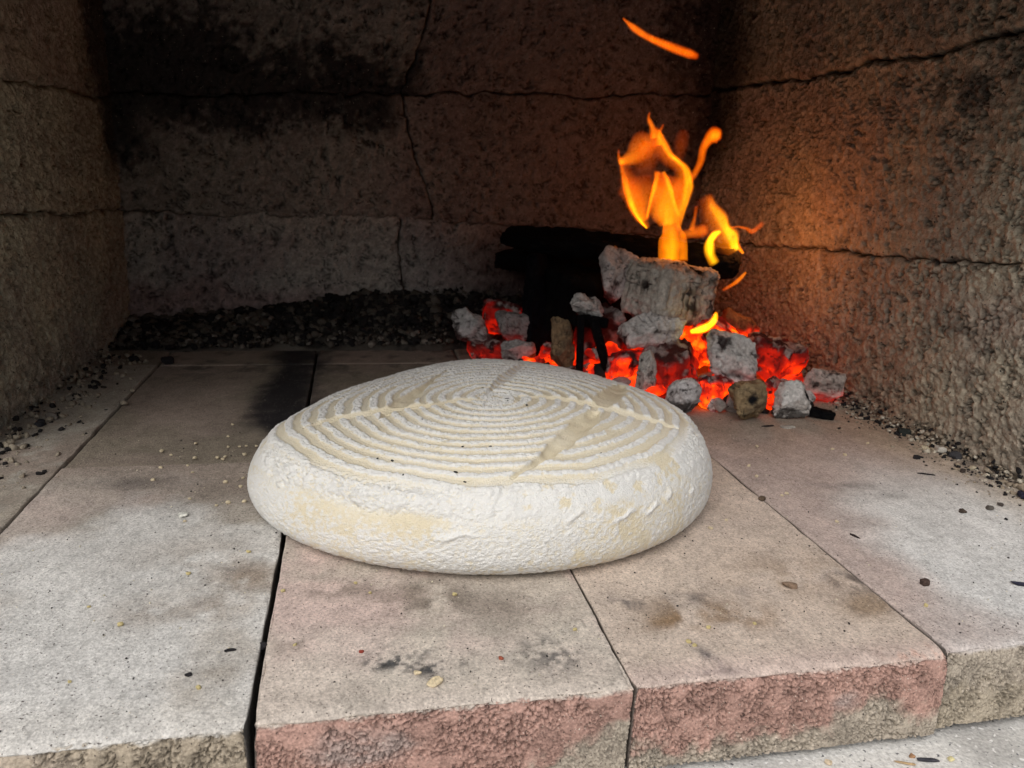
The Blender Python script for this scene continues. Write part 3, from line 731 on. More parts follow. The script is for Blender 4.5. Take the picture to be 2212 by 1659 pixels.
# ------------------------------------------------------------------ fire: wood and coals
def chunk(name, loc, dims, rot=(0, 0, 0), seed=1, kind='ash', hb=0.0, h0=0.0, rough=0.10, cuts=3, grain=0.5, res=26, rnd=0.28, parent=None, build_only=False, axis=0, taper=0.0, tint=None, marks=()):
    """a lump of burnt wood: rounded box, broken facets, grain grooves; 'burn' glows towards its underside (hb) or all over (h0)"""
    rng = random.Random(seed)
    dims = np.array(dims, float); mn = float(np.sort(dims)[1])
    cells = np.clip(res * dims / mn, 8, 90)
    V0, n, F = box_grid(dims, cells, rnd * dims.min())
    D = dims / 2
    if taper: V0 = V0 * np.where(np.arange(3) == axis, 1.0, 1 - 0.5 * taper * (V0[:, axis:axis + 1] / D[axis] * 0.5 + 0.5))
    U = V0 / D
    if kind != 'char' and cuts >= 0:
        sh = np.eye(3) + np.array([[0 if i == j else rng.uniform(-0.22, 0.22) for j in range(3)] for i in range(3)])
        U = U @ sh.T
    for k in range(cuts + (3 if kind in ('ash', 'tan') else 0) if cuts >= 0 else 0):
        d = np.array([rng.uniform(-1, 1) for _ in range(3)]); d /= np.linalg.norm(d)
        off = rng.uniform(0.60, 1.0)
        t = U @ d - off
        U = U - np.where(t > 0, t, 0)[:, None] * d
    for k in range(3):
        lo, hi = U[:, k].min(), U[:, k].max(); U[:, k] = (U[:, k] - (lo + hi) / 2) * (2 / (hi - lo))
    Q = U * D / (mn / 2)                      # noise space: isotropic in metres, one unit = half the middle size
    st = np.full(3, 7.0); st[axis] = 0.8
    g = fbm(Q * st + seed, 1.0, 3, seed + 3)
    g2 = vnoise(Q * st * 2.6 + seed, 1.0, seed + 4)
    cr = fbm(Q + seed * 1.7, 2.0, 4, seed + 5)
    crack = ss(0.06, 0.0, np.abs(cr)) * ss(-0.1, 0.3, vnoise(Q + seed, 1.5, seed + 6))
    cx_ = ss(0.10, 0.0, np.abs(vnoise(Q * np.where(np.arange(3) == axis, 4.5, 0.9) + seed, 1.0, seed + 8))) * ss(0.0, 0.4, vnoise(Q + seed, 1.2, seed + 9))   # cross cracks of charred wood
    crack = np.maximum(crack, 0.8 * cx_)
    P = U * D + n * (mn / 2 * (fbm(Q + seed, 1.3, 4, seed) * rough * 1.6 + vnoise(Q + seed, 6.0, seed + 2) * 0.05 + vnoise(Q + seed, 13.0, seed + 13) * 0.025 + grain * 0.07 * g + grain * 0.03 * g2 - 0.11 * crack))[:, None]
    U = Q
    Rm = np.array(Euler([R_(a) for a in rot]).to_matrix())
    Pw = P @ Rm.T
    zr = Pw[:, 2] / max(1e-6, np.abs(Pw[:, 2]).max())
    dirs = Pw / np.maximum(np.linalg.norm(Pw, axis=1), 1e-6)[:, None]
    m1 = fbm(U + seed * 0.7, 2.2, 4, seed + 7)
    if kind == 'ash':
        c = mix((0.62, 0.605, 0.585), (0.36, 0.345, 0.33), ss(-0.1, 0.5, m1 + 0.45 * g + 0.2 * g2))
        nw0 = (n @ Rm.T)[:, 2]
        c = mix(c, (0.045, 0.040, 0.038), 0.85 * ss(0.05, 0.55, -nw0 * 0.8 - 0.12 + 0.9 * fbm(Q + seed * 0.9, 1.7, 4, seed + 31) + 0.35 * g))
        c = mix(c, (0.035, 0.03, 0.03), np.clip(0.9 * crack + 0.85 * ss(0.36, 0.50, m1 + 0.2 * g), 0, 1))
    elif kind == 'char':
        c = mix((0.003, 0.003, 0.004), (0.008, 0.0075, 0.0075), ss(0.0, 0.5, m1))
    elif kind == 'tan':
        c = mix((0.34, 0.255, 0.155), (0.20, 0.15, 0.10), ss(-0.2, 0.4, m1 + 0.5 * g))
        c = mix(c, (0.02, 0.02, 0.02), 0.9 * crack)
    else:
        c = np.tile((0.045, 0.022, 0.018), (len(P), 1))
    if tint is not None: c = c * np.array(tint)
    for md, mr_, mc, mdep in marks:           # burnt holes and edges: world direction, size, colour, depth
        md = np.array(md, float); md /= np.linalg.norm(md)
        mm = np.exp(-((1 - dirs @ md) / mr_) ** 2 * (1 + 0.5 * vnoise(Q + seed, 3.0, seed + 15)))
        c = mix(c, mc, np.clip(mm * 1.2, 0, 1)); P = P * (1 - mdep * mm)[:, None]
    heat = h0 + hb * ss(0.30, -0.75, zr + 0.35 * m1)
    if kind == 'hot':
        nw = (n @ Rm.T)[:, 2]
        crust = np.clip(ss(0.10, 0.40, m1 + 0.15 * g) + 0.65 * ss(0.25, 0.95, nw + 0.7 * m1 + 0.3 * g), 0, 1)
        c = mix(c, mix((0.03, 0.02, 0.02), (0.42, 0.39, 0.37), ss(-0.1, 0.3, fbm(Q + seed * 0.3, 3.0, 4, seed + 12))), crust)
        heat = (heat * 1.12 - 0.22 * ss(-0.5, 0.9, zr)) * (1 - 0.80 * crust) * (1 - 0.35 * crack) + 0.14 * g * h0
    elif kind == 'ash':
        heat = heat * (1 - 0.3 * ss(0.2, 0.5, m1)) + 0.25 * hb * crack
    me = mesh_np(name, P, F, np.clip(c, 0.002, 0.8), {'burn': np.clip(heat, 0, 1.05)})
    if build_only: return me
    o = link(name, me, M_EMBER if (h0 > 0 or hb > 0) else M_BURNT, parent)
    o.location = loc; o.rotation_euler = [R_(a) for a in rot]
    return o

def coal(label, cat='ember', group='burning wood in the fire', name='burning_chunk', **k):
    return tag(chunk(name, **k), label, cat, group)

coal('big pale ash-covered split log lying on top of the embers', 'log', name='ash_covered_log', loc=(0.389, 0.905, 0.116), dims=(0.098, 0.075, 0.070), rot=(4, 5, 24), seed=3, kind='ash', hb=0.10, grain=0.9, cuts=-1, axis=2, rnd=0.16, rough=0.07, res=50, tint=(0.90, 0.87, 0.80), marks=(((0.62, -0.55, 0.85), 0.035, (0.006, 0.006, 0.007), 0.06),))
coal('round black charred log behind the ash-covered log, under the flames', 'log', name='charred_log', loc=(0.351, 1.012, 0.158), dims=(0.330, 0.042, 0.040), rot=(0, 3.5, -31), seed=8, kind='char', grain=0.9, cuts=2, rnd=0.42, rough=0.15, res=30)
coal('broad dark scorched plank at the back of the fire', 'plank', name='scorched_plank', loc=(0.325, 1.13, 0.135), dims=(0.235, 0.035, 0.065), rot=(0, 4, -6), seed=9, kind='char', grain=0.9, cuts=4, rnd=0.15, rough=0.14, tint=(1.4, 1.15, 1.1))
coal('blackened board leaning upright left of the fire', 'board', name='charred_board', loc=(0.252, 1.03, 0.070), dims=(0.040, 0.035, 0.150), rot=(-8, 6, 10), seed=10, kind='char', grain=0.8, cuts=3, rnd=0.2, axis=2, tint=(1, 1, 1.3))
coal('dark charred block in the shade under the scorched plank', 'block', name='charred_block', loc=(0.325, 1.03, 0.075), dims=(0.13, 0.09, 0.10), rot=(3, 4, 12), seed=41, kind='char', grain=0.8, cuts=3, rnd=0.2)
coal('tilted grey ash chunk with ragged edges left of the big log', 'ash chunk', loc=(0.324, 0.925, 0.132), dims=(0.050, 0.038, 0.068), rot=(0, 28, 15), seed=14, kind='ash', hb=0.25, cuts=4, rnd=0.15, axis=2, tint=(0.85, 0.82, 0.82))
coal('thin brown splinter on the tilted grey chunk', 'splinter', name='wood_splinter', loc=(0.342, 0.945, 0.153), dims=(0.046, 0.007, 0.009), rot=(0, 38, 10), seed=15, kind='tan', cuts=1, rnd=0.3, res=12, tint=(1.0, 0.75, 0.5))
coal('flaky pale ash piece perched on black sticks', 'ash chunk', loc=(0.281, 0.895, 0.098), dims=(0.046, 0.032, 0.026), rot=(5, 10, 10), seed=19, kind='ash', cuts=3, rough=0.28, rnd=0.3, grain=0.9)
coal('black burnt stub under the flaky ash piece', 'stub', name='burnt_stub', loc=(0.279, 0.885, 0.083), dims=(0.048, 0.022, 0.014), rot=(0, 6, 5), seed=20, kind='char', cuts=2, res=12)
coal('thin black stick standing upright before the dark red log', 'stick', name='burnt_stick', loc=(0.264, 0.862, 0.055), dims=(0.008, 0.008, 0.072), rot=(0, -2, 0), seed=21, kind='char', cuts=0, axis=2, res=12)
coal('thin black stick slanting beside the upright one', 'stick', name='burnt_stick', loc=(0.289, 0.862, 0.058), dims=(0.011, 0.009, 0.066), rot=(0, -20, 0), seed=22, kind='char', cuts=0, axis=2, res=12)
coal('brown bark slab standing at the left edge of the embers', 'bark', name='bark_slab', loc=(0.251, 0.895, 0.050), dims=(0.036, 0.026, 0.078), rot=(3, -8, 10), seed=23, kind='tan', cuts=3, axis=2, grain=0.9, rnd=0.2, tint=(0.75, 0.72, 0.68))
coal('dark red glowing log end behind the black sticks', 'log', name='glowing_log', loc=(0.312, 0.935, 0.048), dims=(0.085, 0.06, 0.088), rot=(2, 5, 8), seed=25, kind='hot', h0=0.30, hb=0.38, cuts=3, axis=2, grain=0.8, rnd=0.2)
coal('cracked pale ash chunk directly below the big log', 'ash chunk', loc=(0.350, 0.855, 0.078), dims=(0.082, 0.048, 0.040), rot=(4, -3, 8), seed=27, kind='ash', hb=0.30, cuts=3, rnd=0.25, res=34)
coal('narrow grey ash post left of the red glowing block', 'ash chunk', loc=(0.326, 0.800, 0.036), dims=(0.022, 0.024, 0.060), rot=(0, 5, 5), seed=29, kind='ash', hb=0.1, cuts=3, rnd=0.35, axis=2, tint=(0.8, 0.78, 0.75))
coal('red glowing block with a dusting of ash, below the cracked chunk', 'ember', loc=(0.371, 0.830, 0.032), dims=(0.074, 0.055, 0.066), rot=(2, -4, 14), seed=33, kind='hot', h0=0.52, hb=0.08, cuts=3, rnd=0.2, axis=2, grain=0.8, res=34)
coal('bright orange glowing chunk right of the cracked ash chunk', 'ember', loc=(0.445, 0.900, 0.058), dims=(0.085, 0.060, 0.082), rot=(0, 6, -8), seed=35, kind='hot', h0=0.92, hb=0.0, cuts=4, rnd=0.2, axis=0, grain=0.9, res=34)
coal('curled brown bark strip glowing at the top right of the embers', 'bark', name='bark_slab', loc=(0.508, 0.935, 0.068), dims=(0.062, 0.040, 0.026), rot=(6, 30, -10), seed=37, kind='tan', hb=0.75, h0=0.12, cuts=3, rnd=0.25, grain=1.0, tint=(0.9, 0.6, 0.42))
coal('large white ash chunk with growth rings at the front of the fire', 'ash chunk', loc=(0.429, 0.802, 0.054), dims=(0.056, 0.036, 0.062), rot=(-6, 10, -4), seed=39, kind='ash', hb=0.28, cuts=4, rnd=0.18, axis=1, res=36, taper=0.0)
coal('red glowing split wood with dark top beside the white chunk', 'ember', loc=(0.516, 0.850, 0.036), dims=(0.088, 0.055, 0.062), rot=(4, 18, -12), seed=42, kind='hot', h0=0.60, hb=0.12, cuts=4, rnd=0.2, grain=1.2, axis=0, res=36)
coal('small egg-shaped white ash lump nearest the loaf', 'ash chunk', loc=(0.354, 0.757, 0.0235), dims=(0.040, 0.036, 0.047), rot=(0, -6, 10), seed=44, kind='ash', hb=0.0, cuts=3, rnd=0.5, rough=0.09, grain=0.3, res=30, tint=(1.0, 1.0, 1.04))
coal('orange glowing coal on the hearth between two ash lumps', 'ember', loc=(0.408, 0.792, 0.0185), dims=(0.058, 0.040, 0.037), rot=(0, 4, 6), seed=46, kind='hot', h0=0.88, cuts=3, rnd=0.3)
coal('brown burnt knot with a dark hole on the hearth', 'ash chunk', loc=(0.420, 0.737, 0.0225), dims=(0.044, 0.036, 0.046), rot=(4, 8, -12), seed=48, kind='tan', cuts=3, rnd=0.3, rough=0.18, res=34, tint=(0.85, 0.84, 0.80), marks=(((-0.15, -1, 0.45), 0.05, (0.01, 0.01, 0.012), 0.18),))
coal('small red coal behind the brown knot', 'ember', loc=(0.475, 0.785, 0.019), dims=(0.036, 0.032, 0.037), rot=(0, 0, 12), seed=50, kind='hot', h0=0.74, cuts=2, rnd=0.3)
coal('white ribbed ash chunk with a black edge, right of the brown knot', 'ash chunk', loc=(0.480, 0.741, 0.0225), dims=(0.040, 0.030, 0.046), rot=(0, 12, 8), seed=52, kind='ash', cuts=4, rnd=0.15, grain=1.1, axis=1, res=32, taper=0.3, marks=(((0.75, -0.6, 0.6), 0.09, (0.008, 0.008, 0.012), 0.05),))
coal('reddish ash wedge at the right end of the fire', 'ash chunk', loc=(0.553, 0.802, 0.0215), dims=(0.056, 0.036, 0.043), rot=(0, 16, -6), seed=54, kind='ash', hb=0.62, cuts=4, rnd=0.18, tint=(0.85, 0.76, 0.72))
coal('black charcoal shard lying flat in front of the fire', 'charcoal', name='charcoal_shard', loc=(0.515, 0.742, 0.0055), dims=(0.030, 0.014, 0.010), rot=(0, 8, -24), seed=56, kind='char', cuts=3, res=12, rnd=0.15)
coal('crumbly grey ash lump at the far left of the fire', 'ash chunk', loc=(0.156, 1.02, 0.050), dims=(0.050, 0.040, 0.042), rot=(0, -4, 0), seed=58, kind='ash', hb=0.15, cuts=2, rough=0.25, rnd=0.4, tint=(0.72, 0.72, 0.74))
coal('dim grey ash lump beside the crumbly one', 'ash chunk', loc=(0.216, 1.03, 0.046), dims=(0.050, 0.040, 0.040), rot=(0, 6, 0), seed=60, kind='ash', hb=0.35, cuts=3, rnd=0.3, tint=(0.45, 0.44, 0.45))
coal('pale ash chunk just behind the top of the loaf', 'ash chunk', loc=(0.216, 0.985, 0.019), dims=(0.056, 0.036, 0.036), rot=(0, 2, 6), seed=62, kind='ash', hb=0.1, cuts=3, rnd=0.25, tint=(0.8, 0.8, 0.82))
coal('red coal glowing behind the grey ash lumps', 'ember', loc=(0.210, 1.075, 0.050), dims=(0.060, 0.04, 0.052), seed=64, kind='hot', h0=0.52, cuts=2, rnd=0.35)
coal('dull red coal low behind the loaf, far left of the fire', 'ember', loc=(0.178, 1.01, 0.017), dims=(0.054, 0.036, 0.034), seed=66, kind='hot', h0=0.46, cuts=2, rnd=0.35)
coal('small orange coal peeping over the loaf by the leaning board', 'ember', loc=(0.256, 0.965, 0.018), dims=(0.034, 0.030, 0.036), seed=68, kind='hot', h0=0.78, cuts=2, rnd=0.35)
coal('bright orange coal just behind the crest of the loaf', 'ember', loc=(0.318, 0.855, 0.028), dims=(0.056, 0.050, 0.054), rot=(0, 8, 20), seed=70, kind='hot', h0=0.86, cuts=3, rnd=0.3, res=32)
coal('red coal under the bark slab', 'ember', loc=(0.275, 0.89, 0.012), dims=(0.055, 0.045, 0.024), rot=(0, 0, 10), seed=72, kind='hot', h0=0.62, cuts=2, rnd=0.35)

rng = random.Random(21)
for i in range(26):                        # broken bits of ash-white wood among the coals
    x = rng.uniform(0.29, 0.56); y = rng.uniform(0.765, 0.80) + 0.25 * rng.random() ** 2; 
    z = 0.008 + 0.25 * max(0.0, y - 0.77) * rng.uniform(0.3, 1.0)
    coal('small broken bit of ash-white wood among the glowing coals', 'ash bit', 'ash bits among the coals', 'ash_bit', loc=(x, y, z), dims=(rng.uniform(0.010, 0.026), rng.uniform(0.008, 0.014), rng.uniform(0.008, 0.018)), rot=(rng.uniform(-30, 30), rng.uniform(-40, 40), rng.uniform(0, 180)), seed=300 + i, kind='ash' if i % 4 else 'char', hb=0.3 if i % 3 == 0 else 0.0, cuts=3, rnd=0.15, grain=1.0, res=9)

# bed of small coals and ash that carries the pile
def scatter_mesh(name, items, floats=True, sub=5, extra=None):
    """items: (x, y, z, size, seed, colour, heat); each a small broken lump"""
    base, bn, bF = box_grid((2, 2, 2), (sub, sub, sub), 0.7)
    Vs, Fs, Cs, Hs = [], [], [], []; e0 = 0
    if extra is not None:
        Vs, Fs, Cs, Hs = [extra[0]], [extra[1]], [extra[2]], [np.zeros(len(extra[0]))]; e0 = len(extra[0])
    for i, (x, y, z, s, sd, c, ht) in enumerate(items):
        rng = random.Random(sd)
        sc_ = np.array([rng.uniform(0.6, 1.3), rng.uniform(0.6, 1.3), rng.uniform(0.45, 0.95)]) * s / 2
        d = np.array([rng.uniform(-1, 1) for _ in range(3)]); d /= np.linalg.norm(d)
        t = base @ d - rng.uniform(0.3, 0.8)
        B = base - np.where(t > 0, t, 0)[:, None] * d
        B = B * (1 + 0.28 * vnoise(base + sd * 1.37, 1.6, sd))[:, None]
        Rm = np.array(Euler((rng.uniform(-0.5, 0.5), rng.uniform(-0.5, 0.5), rng.uniform(0, 6.28))).to_matrix())
        V = (B * sc_) @ Rm.T + (x, y, z)
        Vs.append(V); Fs.append(bF + i * len(base) + e0); Cs.append(np.tile(c, (len(base), 1)) * (1 + 0.25 * vnoise(base + sd, 1.9, sd + 3))[:, None]); Hs.append(np.full(len(base), ht))
    return mesh_np(name, np.vstack(Vs), np.vstack(Fs), np.clip(np.vstack(Cs), 0.003, 0.8), {'burn': np.concatenate(Hs)})

rng = random.Random(5)
items = []
for i in range(330):
    x, y = rng.uniform(0.13, 0.575), rng.uniform(0.76, 1.13)
    e = max(0.0, 1 - ((x - 0.40) / 0.21) ** 2 - ((y - 0.92) / 0.17) ** 2)
    if e <= 0.02 or y < 0.765 + 0.25 * max(0, 0.30 - x): continue
    z = rng.uniform(0.2, 1.0) * 0.045 * e + 0.004
    r = rng.random()
    c, ht = ((0.06, 0.03, 0.025), rng.uniform(0.45, 0.92)) if r < 0.6 * (0.3 + e) else ((0.03, 0.028, 0.028), 0.0) if r < 0.75 else ((0.36, 0.34, 0.32), 0.05)
    items.append((x, y, z, rng.uniform(0.014, 0.030), 1000 + i, c, ht))
tag(link('ember_bed', scatter_mesh('ember_bed', items), M_EMBER), 'bed of small glowing coals and ash under the burning wood', 'embers', kind='stuff')

# ------------------------------------------------------------------ flames
def cat_rom(P, n):
    P = np.array(P, float)
    P = np.vstack([2 * P[0] - P[1], P, 2 * P[-1] - P[-2]])
    out = []
    for t in np.linspace(0, len(P) - 3 - 1e-6, n):
        i = int(t); f = t - i; a, b, c, d = P[i:i + 4]
        out.append(0.5 * (2 * b + (c - a) * f + (2 * a - 5 * b + 4 * c - d) * f * f + (-a + 3 * b - 3 * c + d) * f ** 3))
    return np.array(out)

def tongue(parent, pts, wid, inten, rim=0.0, deep=0.45, seed=1, hue=1.0, name='flame_tongue', n=72, soft=1.7, asym=0):
    """a closed, flattened tube of glowing gas along pts; intensity fades to its edges and ends"""
    org = np.array(parent.location)
    C_ = cat_rom(np.array(pts, float) - org, n)
    k = np.linspace(0, 1, len(wid)); u = np.linspace(0, 1, n)
    W = np.interp(u, k, wid) / 2 * (1 + 0.16 * vnoise(np.stack([u * 5, u * 0, u * 0 + seed], 1), 1.0, seed)); I = np.interp(u, np.linspace(0, 1, len(inten)), inten)
    T = np.gradient(C_, axis=0); T /= np.maximum(np.linalg.norm(T, axis=1), 1e-9)[:, None]
    D = np.tile((0.0, 1.0, 0.0), (n, 1)); D = D - (D * T).sum(1)[:, None] * T; D /= np.linalg.norm(D, axis=1)[:, None]
    B = np.cross(T, D)
    m = 40
    ph = np.linspace(0, 2 * np.pi, m, endpoint=False)
    cw, sw = np.cos(ph), np.sin(ph)
    V = C_[:, None] + B[:, None] * (W[:, None] * cw)[..., None] + D[:, None] * (W[:, None] * sw * deep)[..., None]
    V = V.reshape(-1, 3)
    lat = np.abs(np.tile(cw, n)); uu = np.repeat(u, m); II = np.repeat(I, m)
    q = np.clip(1 - lat ** 2, 0, 1)
    prof = (1 - rim) * q ** soft + rim * (np.exp(-((lat - 0.80) / 0.15) ** 2) + 0.30 * q) * ss(1.0, 0.9, lat)
    if asym:
        ca = np.tile(cw, n) * asym
        prof = (0.95 * np.exp(-((ca - 0.52) / 0.20) ** 2) + 0.42 * ss(-1.0, 0.6, ca)) * ss(1.0, 0.62, ca)
    nz = 0.62 + 0.76 * (0.5 + 0.5 * fbm(V * (1, 0.5, 0.4) + seed * 0.31, 130, 3, seed))
    lt = np.tile(cw, n)
    nz = nz * (0.72 + 0.62 * (0.5 + 0.5 * fbm(np.stack([lt * 2.6 + seed, uu * 2.2, np.tile(sw, n) * 0.6], 1), 1.0, 3, seed + 77)))
    v = II * prof * nz * ss(0.0, 0.03, uu) * ss(1.0, 0.94, uu)
    v = np.clip(v, 0, 2)
    hue_u = hue * (1.28 - 0.42 * uu)
    col = np.stack([1.0 * v ** 0.9, (0.19 * v ** 1.12 + 0.10 * v ** 3) * hue_u, 0.004 * hue_u * v ** 1.5], 1)
    a = np.arange(n * m).reshape(n, m); a2 = np.hstack([a, a[:, :1]])
    F = np.stack([a2[:-1, :-1], a2[1:, :-1], a2[1:, 1:], a2[:-1, 1:]], -1).reshape(-1, 4)
    return link(name, mesh_np(name, V, F, col), M_FLAME, parent)

PX = 0.000124
def xz(l, y, dy=0.0):
    return [(p[0], y + dy * i / max(1, len(l) - 1), p[1]) for i, p in enumerate(l)]
def wd(*a): return [PX * 1.38 * v for v in a]

fa = tag(empty('flame', (0.40, 0.93, 0.152)), 'tall orange flame with looping tongues above the ash-covered log', 'flame', 'flames of the wood fire')
tongue(fa, xz([(0.401, 0.150), (0.398, 0.181), (0.395, 0.197), (0.396, 0.217), (0.396, 0.235)], 0.930, 0.006), wd(225, 195, 145, 140, 100), [0.8, 0.8, 0.9, 0.55, 0.0], rim=0.6, seed=1)
tongue(fa, xz([(0.401, 0.152), (0.399, 0.175), (0.396, 0.200)], 0.938), wd(150, 140, 90), [0.7, 0.6, 0.2], seed=2)
tongue(fa, xz([(0.400, 0.190), (0.402, 0.224), (0.404, 0.245), (0.403, 0.260), (0.396, 0.269), (0.383, 0.277), (0.374, 0.289), (0.367, 0.301), (0.362, 0.314)], 0.928, 0.012), wd(80, 140, 175, 160, 120, 140, 145, 130, 50), [0.35, 0.75, 0.85, 0.95, 0.9, 0.85, 0.75, 0.6, 0.1], seed=3, asym=-1)
tongue(fa, xz([(0.362, 0.193), (0.352, 0.206), (0.342, 0.224), (0.331, 0.250), (0.321, 0.272)], 0.926, -0.006), wd(50, 95, 140, 165, 100), [0.85, 0.9, 0.8, 0.65, 0.3], seed=4, asym=1)
tongue(fa, xz([(0.315, 0.269), (0.333, 0.277), (0.345, 0.289), (0.356, 0.295), (0.366, 0.300)], 0.922, 0.01), wd(50, 150, 200, 170, 100), [0.6, 0.4, 0.28, 0.3, 0.3], seed=5, soft=1.3)
tongue(fa, xz([(0.359, 0.204), (0.364, 0.225), (0.369, 0.242), (0.372, 0.262)], 0.924), wd(40, 70, 110, 110), [0.5, 0.8, 0.8, 0.4], seed=6, asym=1)
tongue(fa, xz([(0.372, 0.261), (0.381, 0.241), (0.389, 0.223), (0.399, 0.205)], 0.925), wd(80, 100, 90, 80), [0.45, 0.7, 0.7, 0.3], seed=7, asym=1)
tongue(fa, xz([(0.357, 0.200), (0.350, 0.222), (0.346, 0.240), (0.343, 0.256)], 0.932), wd(90, 210, 300, 270), [0.35, 0.36, 0.28, 0.03], seed=8, soft=1.2)
tongue(fa, xz([(0.393, 0.196), (0.386, 0.220), (0.388, 0.240), (0.391, 0.258)], 0.936), wd(150, 260, 290, 220), [0.65, 0.65, 0.5, 0.05], seed=9, soft=1.2)
tongue(fa, xz([(0.352, 0.245), (0.355, 0.262), (0.358, 0.280), (0.362, 0.296)], 0.94), wd(120, 190, 220, 150), [0.01, 0.05, 0.14, 0.18], seed=13, soft=1.2)
tongue(fa, xz([(0.399, 0.275), (0.401, 0.295), (0.403, 0.313)], 0.94), wd(110, 140, 90), [0.02, 0.06, 0.02], seed=10)
tongue(fa, xz([(0.411, 0.184), (0.427, 0.188), (0.446, 0.192)], 0.934), wd(90, 100, 110), [0.25, 0.32, 0.4], seed=11)
tongue(fa, xz([(0.424, 0.190), (0.427, 0.205), (0.428, 0.222)], 0.936), wd(50, 40, 30), [0.3, 0.2, 0.1], seed=12)

tongue(fa, xz([(0.366, 0.300), (0.362, 0.313), (0.3565, 0.323), (0.357, 0.331)], 0.942), wd(80, 60, 36, 14), [0.5, 0.45, 0.3, 0.1], seed=14)
tongue(fa, xz([(0.372, 0.292), (0.371, 0.306), (0.376, 0.318)], 0.940), wd(70, 46, 18), [0.45, 0.35, 0.1], seed=15)
tongue(fa, xz([(0.322, 0.268), (0.316, 0.276), (0.315, 0.286)], 0.924), wd(50, 34, 14), [0.4, 0.28, 0.08], seed=16)
fb = tag(empty('flame', (0.468, 0.93, 0.165)), 'broad yellow-orange flame rising from the round black log end', 'flame', 'flames of the wood fire')
tongue(fb, xz([(0.478, 0.163), (0.466, 0.182), (0.456, 0.197), (0.444, 0.215), (0.434, 0.234)], 0.925, 0.01), wd(170, 235, 220, 190, 130), [1.0, 1.05, 0.95, 0.65, 0.05], seed=21, hue=1.2, asym=-1)
tongue(fb, xz([(0.453, 0.150), (0.445, 0.163), (0.443, 0.177), (0.448, 0.187), (0.457, 0.192)], 0.918), wd(80, 95, 85, 75, 40), [0.55, 1.0, 1.4, 1.5, 0.9], seed=22, hue=1.7)
tongue(fb, xz([(0.492, 0.164), (0.484, 0.172), (0.474, 0.182)], 0.92), wd(20, 50, 60), [0.7, 0.7, 0.2], seed=23)

fc_ = tag(empty('flame', (0.411, 0.94, 0.24)), 'slim curling flame with a round tip right of the tall flame', 'flame', 'flames of the wood fire')
tongue(fc_, xz([(0.407, 0.238), (0.413, 0.250), (0.419, 0.260), (0.425, 0.275), (0.426, 0.290), (0.431, 0.301), (0.438, 0.307), (0.447, 0.308)], 0.935, -0.01), wd(30, 55, 60, 75, 75, 90, 135, 90), [0.15, 0.3, 0.45, 0.45, 0.5, 0.65, 0.95, 0.7], seed=31, hue=0.85)

fd = tag(empty('flame', (0.469, 0.93, 0.19)), 'faint thin flame wisp drifting towards the wall', 'flame', 'flames of the wood fire')
tongue(fd, xz([(0.468, 0.193), (0.483, 0.197), (0.497, 0.195), (0.507, 0.192), (0.521, 0.204)], 0.93), wd(18, 20, 35, 60, 40), [0.3, 0.3, 0.3, 0.35, 0.15], seed=41, hue=0.85)

fe = tag(empty('flame', (0.32, 0.95, 0.40)), 'lone curved orange flame streak floating high above the fire', 'flame', 'flames of the wood fire')
tongue(fe, [(0.316, 0.95, 0.4345), (0.331, 0.95, 0.4245), (0.350, 0.95, 0.4155), (0.380, 0.95, 0.4065), (0.405, 0.95, 0.4005), (0.418, 0.95, 0.3975)], [0.003, 0.009, 0.011, 0.012, 0.015, 0.008], [0.25, 0.55, 0.55, 0.6, 0.65, 0.1], seed=51, hue=0.8)

ff = tag(empty('flame', (0.39, 0.84, 0.08)), 'small yellow flame curl licking out below the big log', 'flame', 'flames of the wood fire')
tongue(ff, [(0.386, 0.826, 0.0815), (0.405, 0.828, 0.086), (0.417, 0.832, 0.0935), (0.4215, 0.836, 0.104)], [0.008, 0.012, 0.010, 0.005], [1.2, 1.5, 1.4, 0.8], seed=61, hue=1.7)

fg = tag(empty('flame', (0.476, 0.9, 0.13)), 'dim flame lick below the round black log end', 'flame', 'flames of the wood fire')
tongue(fg, [(0.4885, 0.9, 0.1432), (0.476, 0.9, 0.130), (0.458, 0.9, 0.119)], [0.004, 0.007, 0.005], [0.5, 0.45, 0.15], seed=71, hue=1.0)

def fire_light(name, parent, loc, watts, radius):
    ld = bpy.data.lights.new(name, 'POINT'); ld.energy = watts; ld.color = (1.0, 0.30, 0.07); ld.shadow_soft_size = radius
    o = bpy.data.objects.new(name, ld); COL.objects.link(o); o.parent = parent; o.location = Vector(loc) - parent.location
    return o
fire_light('flame_light', fa, (0.40, 0.915, 0.215), 0.05, 0.02)
fire_light('flame_light', fb, (0.492, 0.915, 0.185), 0.30, 0.015)

# ------------------------------------------------------------------ debris: heap at the back wall, rubble at the wall feet
rng = random.Random(11)
items = []
def heap_h(x): return float(np.interp(x, [-0.325, -0.17, -0.08, -0.02, 0.08, 0.17, 0.26], [0.022, 0.042, 0.056, 0.074, 0.082, 0.086, 0.07]))
for i in range(4200):
    x = rng.uniform(-0.325, 0.27); y = rng.uniform(1.09, 1.215)
    t = (y - 1.085) / 0.13
    z = 0.8 * heap_h(x) * max(0.0, t) ** 0.8 * rng.uniform(0.75, 1.0) + 0.003
    dark = rng.random()
    c = (0.014, 0.013, 0.014) if dark < 0.42 else (0.085, 0.075, 0.063) if dark < 0.86 else (0.20, 0.18, 0.155)
    if x > -0.12 and dark > 0.66 and t > 0.25: c = (0.022, 0.02, 0.019)
    items.append((x, y, z, rng.choice((0.002, 0.0025, 0.003, 0.004, 0.005, 0.006, 0.009, 0.013)) * rng.uniform(0.8, 1.2) * (1.2 if t > 0.4 else 0.8), 3000 + i, c, 0.0))
gx, gy = np.meshgrid(np.linspace(-0.335, 0.29, 260), np.linspace(1.075, 1.225, 60), indexing='ij')
